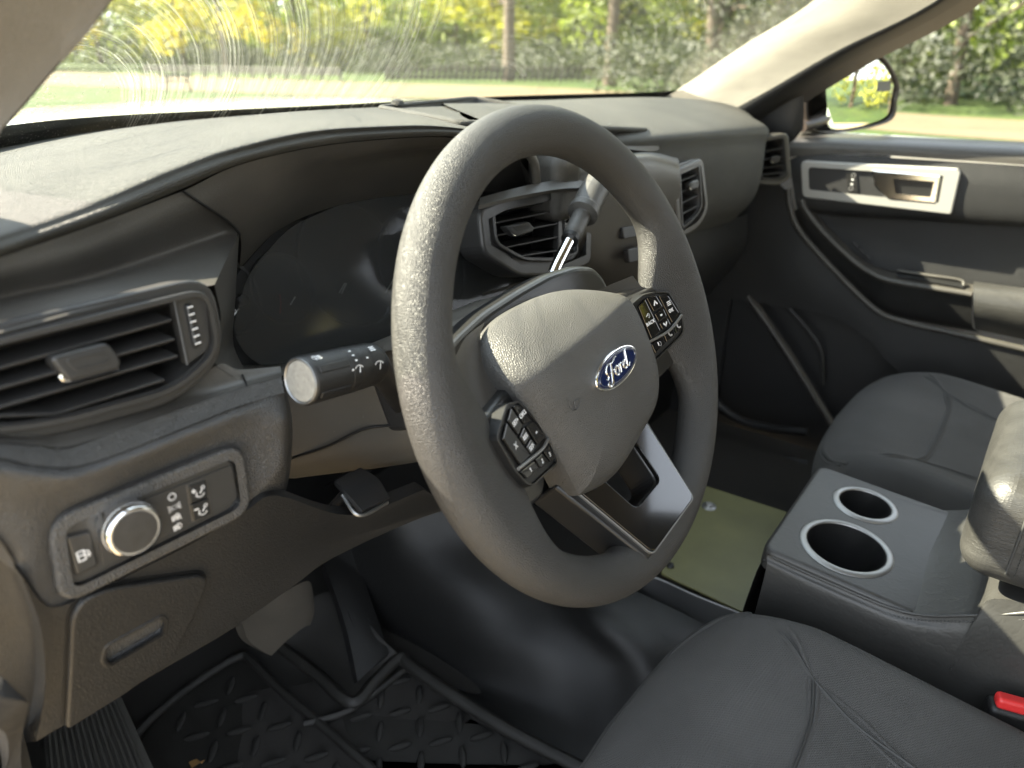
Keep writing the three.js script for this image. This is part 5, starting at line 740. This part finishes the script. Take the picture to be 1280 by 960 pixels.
// ---------- passenger door
const door = thing('passenger_door', 'dark grey passenger door with silver handle plate, armrest and clear window', 'car door');
{
  obj('upper_trim', skin([
    [[1.13,.0539,-.2345],[1.13,.0592,-.1024],[1.13,.0625,.0376],[1.13,.065,.2326]],
    [[1.085,.0485,-.2108],[1.085,.0551,-.0904],[1.085,.0587,.0458],[1.085,.0618,.2354]],
    [[1.066,.0403,-.2002],[1.066,.0457,-.0839],[1.066,.0486,.0511],[1.066,.0501,.2393]],
    [[1.064,.017,-.1895],[1.064,.0316,-.0807],[1.064,.034,.0547],[1.064,.0355,.2433]]], 20, 14), K.smooth, door);
  obj('insert_panel', skin([
    [[1.068,.0104,-.1897],[1.067,.0255,-.1546],[1.066,.0285,-.0806],[1.066,.031,.055],[1.066,.0328,.244]],
    [[1.062,-.0263,-.1754],[1.06,-.0181,-.1419],[1.06,-.0142,-.071],[1.06,-.012,.0656],[1.06,-.0092,.2555]],
    [[1.066,-.0771,-.1587],[1.066,-.0789,-.1207],[1.066,-.0776,-.0605],[1.066,-.0691,.0773],[1.066,-.0577,.2682]],
    [[1.1,-.0894,-.1606],[1.1,-.0909,-.1204],[1.1,-.0904,-.0665],[1.1,-.0813,.0745],[1.1,-.0692,.2698]]], 30, 16), K.hard, door);
  obj('recess_panel', skin([
    [[1.1,-.0782,-.1625],[1.11,-.0887,-.1157],[1.11,-.0893,-.0692],[1.11,-.0803,.0726],[1.11,-.0684,.2692]],
    [[1.108,-.118,-.1419],[1.112,-.1424,-.0751],[1.112,-.1414,-.0143],[1.112,-.1375,.1123],[1.112,-.1245,.2841]],
    [[1.1,-.1441,-.103],[1.105,-.1861,-.0265],[1.105,-.1954,.0423],[1.105,-.1958,.1535],[1.105,-.1926,.3026]]], 24, 14), K.hard, door);
  // pull ledge sweeping down from the handle into the armrest
  obj('pull_ledge', skin([
    [[1.062,-.0546,-.1612],[1.06,-.0803,-.1405],[1.055,-.1185,-.0983],[1.05,-.1595,-.038],[1.045,-.1823,.0087],[1.04,-.1893,.0509],[1.035,-.1881,.1798]],
    [[1.085,-.0688,-.1436],[1.085,-.0975,-.1166],[1.085,-.1303,-.0735],[1.085,-.1676,-.0209],[1.085,-.1801,.0199],[1.085,-.1831,.0578],[1.085,-.1833,.1765]]], 40, 6, .006), K.smooth, door);
  obj('ledge_edge', bar([[1.06,-.0624,-.1498],[1.058,-.0811,-.1367],[1.053,-.1178,-.0963],[1.048,-.159,-.0376],[1.043,-.1818,.009],[1.038,-.1888,.0512],[1.033,-.1875,.1799]], .0055, 60, 10), K.smooth, door);
  obj('ledge_front', skin([
    [[1.06,-.0655,-.1493],[1.055,-.1198,-.0965],[1.05,-.1626,-.0374],[1.045,-.1854,.0093],[1.04,-.1924,.0516],[1.035,-.1924,.1808]],
    [[1.07,-.0842,-.1587],[1.068,-.1469,-.1093],[1.066,-.2015,-.043],[1.064,-.2347,.015],[1.06,-.2508,.0598],[1.055,-.2495,.192]],
    [[1.085,-.0883,-.1724],[1.085,-.1578,-.1251],[1.085,-.2192,-.0507],[1.082,-.2595,.0159],[1.08,-.2698,.0599],[1.08,-.2696,.2069]]], 40, 10), K.hard, door);
  obj('ledge_edge', bar([[1.066,-.0447,-.1816],[1.064,-.0783,-.1707],[1.06,-.1255,-.1408],[1.056,-.2003,-.0499],[1.05,-.2542,.0308],[1.048,-.2655,.0823],[1.046,-.2689,.1783],[1.044,-.2753,.3388]], .006, 80, 10), K.smooth, door);
  obj('lower_panel', skin([
    [[1.08,-.0309,-.3688],[1.08,-.0164,-.2649],[1.07,-.0518,-.1833],[1.062,-.1277,-.1426],[1.058,-.2025,-.05],[1.052,-.258,.0311],[1.05,-.2693,.0827],[1.046,-.2788,.3397]],
    [[1.07,-.1745,-.3471],[1.07,-.1599,-.2491],[1.064,-.1816,-.1752],[1.06,-.2152,-.1272],[1.056,-.2488,-.0408],[1.052,-.2934,.0382],[1.05,-.3186,.0932],[1.046,-.3803,.3671]],
    [[1.075,-.311,-.3523],[1.072,-.2951,-.2394],[1.068,-.2921,-.159],[1.064,-.2858,-.1],[1.06,-.2914,-.0339],[1.056,-.3262,.035],[1.052,-.3763,.1052],[1.046,-.5336,.4085]]], 40, 14), K.hard, door);
  obj('pocket_back', skin([[[1.13,-.3202,-.3961],[1.13,-.3071,-.2596],[1.13,-.297,-.1176],[1.13,-.3443,.0222],[1.13,-.5425,.4079]], [[1.12,-.7394,-.367],[1.12,-.7475,-.1934],[1.12,-.7337,-.0394],[1.12,-.7414,.1039],[1.12,-.8151,.4818]]], 10, 6), K.smoothDark, door);
  obj('pocket_bar', bar([[1.075,-.2831,-.2314],[1.07,-.3213,-.19],[1.066,-.3874,-.1257],[1.062,-.4788,-.0458],[1.06,-.5245,-.007]], .011, 24, 10, .6), K.smooth, door);
  obj('pocket_bar', bar([[1.09,-.296,-.1483],[1.09,-.3411,-.0948],[1.09,-.3801,-.0645],[1.09,-.4517,-.0484]], .004, 24, 8), K.smoothDark, door);
  obj('pocket_lip', bar([[1.05,-.525,-.286],[1.045,-.5557,-.2405],[1.04,-.5687,-.1886],[1.035,-.5617,-.1231],[1.03,-.5438,-.0456]], .009, 30, 10), K.smoothDark, door);
  obj('sill_plate', skin([[[1.03,-.6341,-.3154],[1.03,-.63,-.1762],[1.03,-.6105,-.0341]], [[1,-.7024,-.2941],[1,-.6862,-.1569],[1,-.6572,-.0172]]], 8, 4), K.smoothDark, door);
  // padded armrest
  const arm = obj('armrest', skin([
    [[1.1,-.1812,.1743],[1.1,-.1798,.2147],[1.1,-.1781,.2634],[1.1,-.1758,.3214]],
    [[1.04,-.172,.1766],[1.04,-.1701,.2179],[1.04,-.1683,.2647],[1.04,-.1659,.3205]],
    [[1.022,-.1898,.1842],[1.022,-.1891,.2243],[1.022,-.1882,.271],[1.022,-.1865,.3266]],
    [[1.024,-.219,.191],[1.024,-.2179,.2312],[1.024,-.2178,.2785],[1.024,-.2167,.3348]],
    [[1.045,-.2542,.1995],[1.045,-.2545,.2384],[1.045,-.2567,.2873],[1.045,-.2589,.3457]]], 20, 20), K.vinyl, door);
  obj('armrest_end', skin([[[1.1,-.1827,.1746],[1.04,-.1734,.1769],[1.022,-.1912,.1845],[1.024,-.2205,.1913],[1.045,-.2557,.1998]], [[1.1,-.1835,.1787],[1.09,-.1895,.1826],[1.09,-.2088,.1872],[1.09,-.2387,.1944],[1.09,-.266,.201]]], 14, 4), K.vinyl, arm);
  { const st = [], a = [1.0215,-.1965,.1871], b = [1.0215,-.1944,.3288]; for (const dy of [0, .006]) for (let i = 0; i < 40; i++) { const p = mix(a, b, i / 40), q = mix(a, b, (i + .6) / 40); st.push(bar([add(p, [-.0006, -dy, 0]), add(q, [-.0006, -dy, 0])], .0007, 1, 5)); } obj('stitching', st, K.thread, arm); }
  obj('grip_slot', skin([[[1.075,-.1752,.0439],[1.075,-.1749,.0993],[1.075,-.1746,.1602]], [[1.06,-.1846,.0516],[1.055,-.1831,.1044],[1.05,-.1832,.1628]]], 8, 4), K.black, door);
  obj('grip_lip', bar([[1.07,-.175,.0477],[1.068,-.1746,.1004],[1.066,-.1737,.1534],[1.06,-.1827,.1627]], .003, 20, 8), K.smooth, door);
  for (const q of [[[1.088,-.138,-.0454],[1.088,-.1461,-.0348]], [[1.086,-.1483,-.0309],[1.086,-.1563,-.0204]], [[1.084,-.1585,-.0165],[1.084,-.1636,-.0081]]]) obj('window_switch', bar(q, .004, 3, 8), K.smoothDark, door);
  // silver handle plate
  const DR = {o:[1.06,-.0461,-.0079],x:[0,0,1],y:[0,1,0]};
  const hp = new THREE.Group(); hp.name = 'handle_plate'; door.add(hp);
  const out = [[-.1549,.0596],[.1136,.0685],[.1203,.0609],[.1222,-.0114],[-.14,-.0098]], inn = [[-.1412,.0517],[.0975,.0574],[.1007,.0045],[-.1314,.0036]];
  obj('bezel', plate(DR, rounded(out, [.012, .003, .003, .006, .01]), -.004, .008, .003, [rounded(inn, [.012, .004, .006, .008])], 4), K.silver, hp);
  obj('backing', plate(DR, rounded(inset(inn, -.002), [.012, .004, .006, .008]), -.006, .002, .001), K.smoothDark, hp);
  const hl = [[-.0236,.0547],[.0916,.0555],[.0941,.0051],[.0159,.0033],[-.0135,.0251]], ho = [[.0114,.045],[.086,.0466],[.086,.0128],[.0235,.013]];
  const lev = obj('release_lever', plate(DR, rounded(hl, .004), 0, .0095, .003, [rounded(ho, .004)], 4), K.chrome, hp);
  obj('lever_cup', plate(DR, rounded(inset(ho, -.001), .004), -.001, .0026, .0003), K.blackSatin, lev);
  const lk = obj('lock_switch', plate(DR, rounded([[-.0688,.0462],[-.0501,.0465],[-.0389,.0105],[-.0576,.01]], .002), .0015, .005, .0012), K.blackSatin, hp);
  { const c = [-.0538,.0284]; for (const [dy, k] of [[.012, 'ring'], [.004, 'dot'], [-.004, 'dot'], [-.012, 'ring']]) glyph(lk, DR, [c[0], c[1] + dy], .0052, .009, k); }
  // window glass, mirror corner and mirror
  obj('window_glass', skin([[[1.12,.0472,-.255],[1.12,.0608,.2342]], [[1.06, .3, -.2], [1.06, .3, .45]], [[.98, .49, .1], [.98, .49, .5]]], 6, 10), M([.9, .93, .9], 0, { transmission: 1, thickness: 0 }), door);
  obj('corner_panel', skin([[[1.045,.0789,-.2889],[1.045,.111,-.2389],[1.045,.1582,-.1856]], [[1.055,.0601,-.2345],[1.055,.0714,-.197],[1.055,.13,-.1794]], [[1.07,.0462,-.1977],[1.07,.0526,-.1909],[1.07,.0716,-.1725]]], 10, 8, .01), K.smoothDark, door);
  obj('outer_belt', skin([[[1.135,.0513,-.2193],[1.135,.0595,-.0453],[1.135,.0653,.2436]], [[1.15,.0435,-.2228],[1.15,.0522,-.047],[1.15,.0587,.2448]]], 10, 3, .01), K.seal, door);
  const mirror = new THREE.Group(); mirror.name = 'door_mirror'; door.add(mirror);
  const MI = {o:[1.21,.1325,-.1133],x:[.8336,0,.5524],y:[.0061,.9999,-.0092]}, go = [[-.0935,.0377],[-.0864,.0576],[.0108,.0599],[.0442,.0481],[.0804,.0136],[.0834,-.0121],[.0712,-.0518],[-.0542,-.068],[-.0787,-.0207]], ho2 = [[-.139,.0183],[-.1179,.0619],[.017,.067],[.0524,.0553],[.0925,.015],[.0969,-.0155],[.0839,-.06],[-.0723,-.0766],[-.1252,-.0492]];
  obj('housing', (() => { const a = curve2(ho2, 60, true), c = a.reduce((s, p) => [s[0] + p[0] / 60, s[1] + p[1] / 60], [0, 0]), m = frameMatrix(MI), at = (p, k, h) => new THREE.Vector3(c[0] + (p[0] - c[0]) * k - (1 - k) * .03, c[1] + (p[1] - c[1]) * k, h).applyMatrix4(m).toArray(); return sheet([...a, a[0]].map((p) => [at(p, .94, .0), at(p, .96, .009), at(p, 1, .004), at(p, 1.03, -.02), at(p, .98, -.05), at(p, .8, -.085), at(p, .4, -.105), at(p, 0, -.11)])); })(), M([.045, .036, .03], .4, bump(T.fine, .0001)), mirror);
  const gl = obj('mirror_glass', (() => { const a = curve2(go, 60, true), c = a.reduce((s, p) => [s[0] + p[0] / 60, s[1] + p[1] / 60], [0, 0]), m = frameMatrix(MI), n = 14; return sheet([...a, a[0]].map((p) => Array.from({ length: n + 1 }, (_, i) => { const k = i / n, x = c[0] + (p[0] - c[0]) * k, y = c[1] + (p[1] - c[1]) * k; return new THREE.Vector3(x, y, .004 - ((x - c[0]) ** 2 + (y - c[1]) ** 2) / 2 / 1.6).applyMatrix4(m).toArray(); }))); })(), M([.86, .88, .86], .015, { metalness: 1 }), mirror);
  obj('blind_spot_mirror', plate(MI, rounded([[.0211,.0204],[.0704,.0198],[.0758,.0002],[.0306,-.0005]], .004), .0, .0035, .001), M([.1, .1, .11], .25), gl);
  obj('mirror_arm', bar([[1.1,.0714,-.1878],[1.14,.0785,-.1695],[1.19,.0942,-.1549]], .018, 10, 10, .7), M([.04, .032, .027], .4), mirror);
}

scene.traverse((o) => { if (o.isMesh) { o.castShadow = true; o.receiveShadow = true; } });
renderer.render(scene, camera);
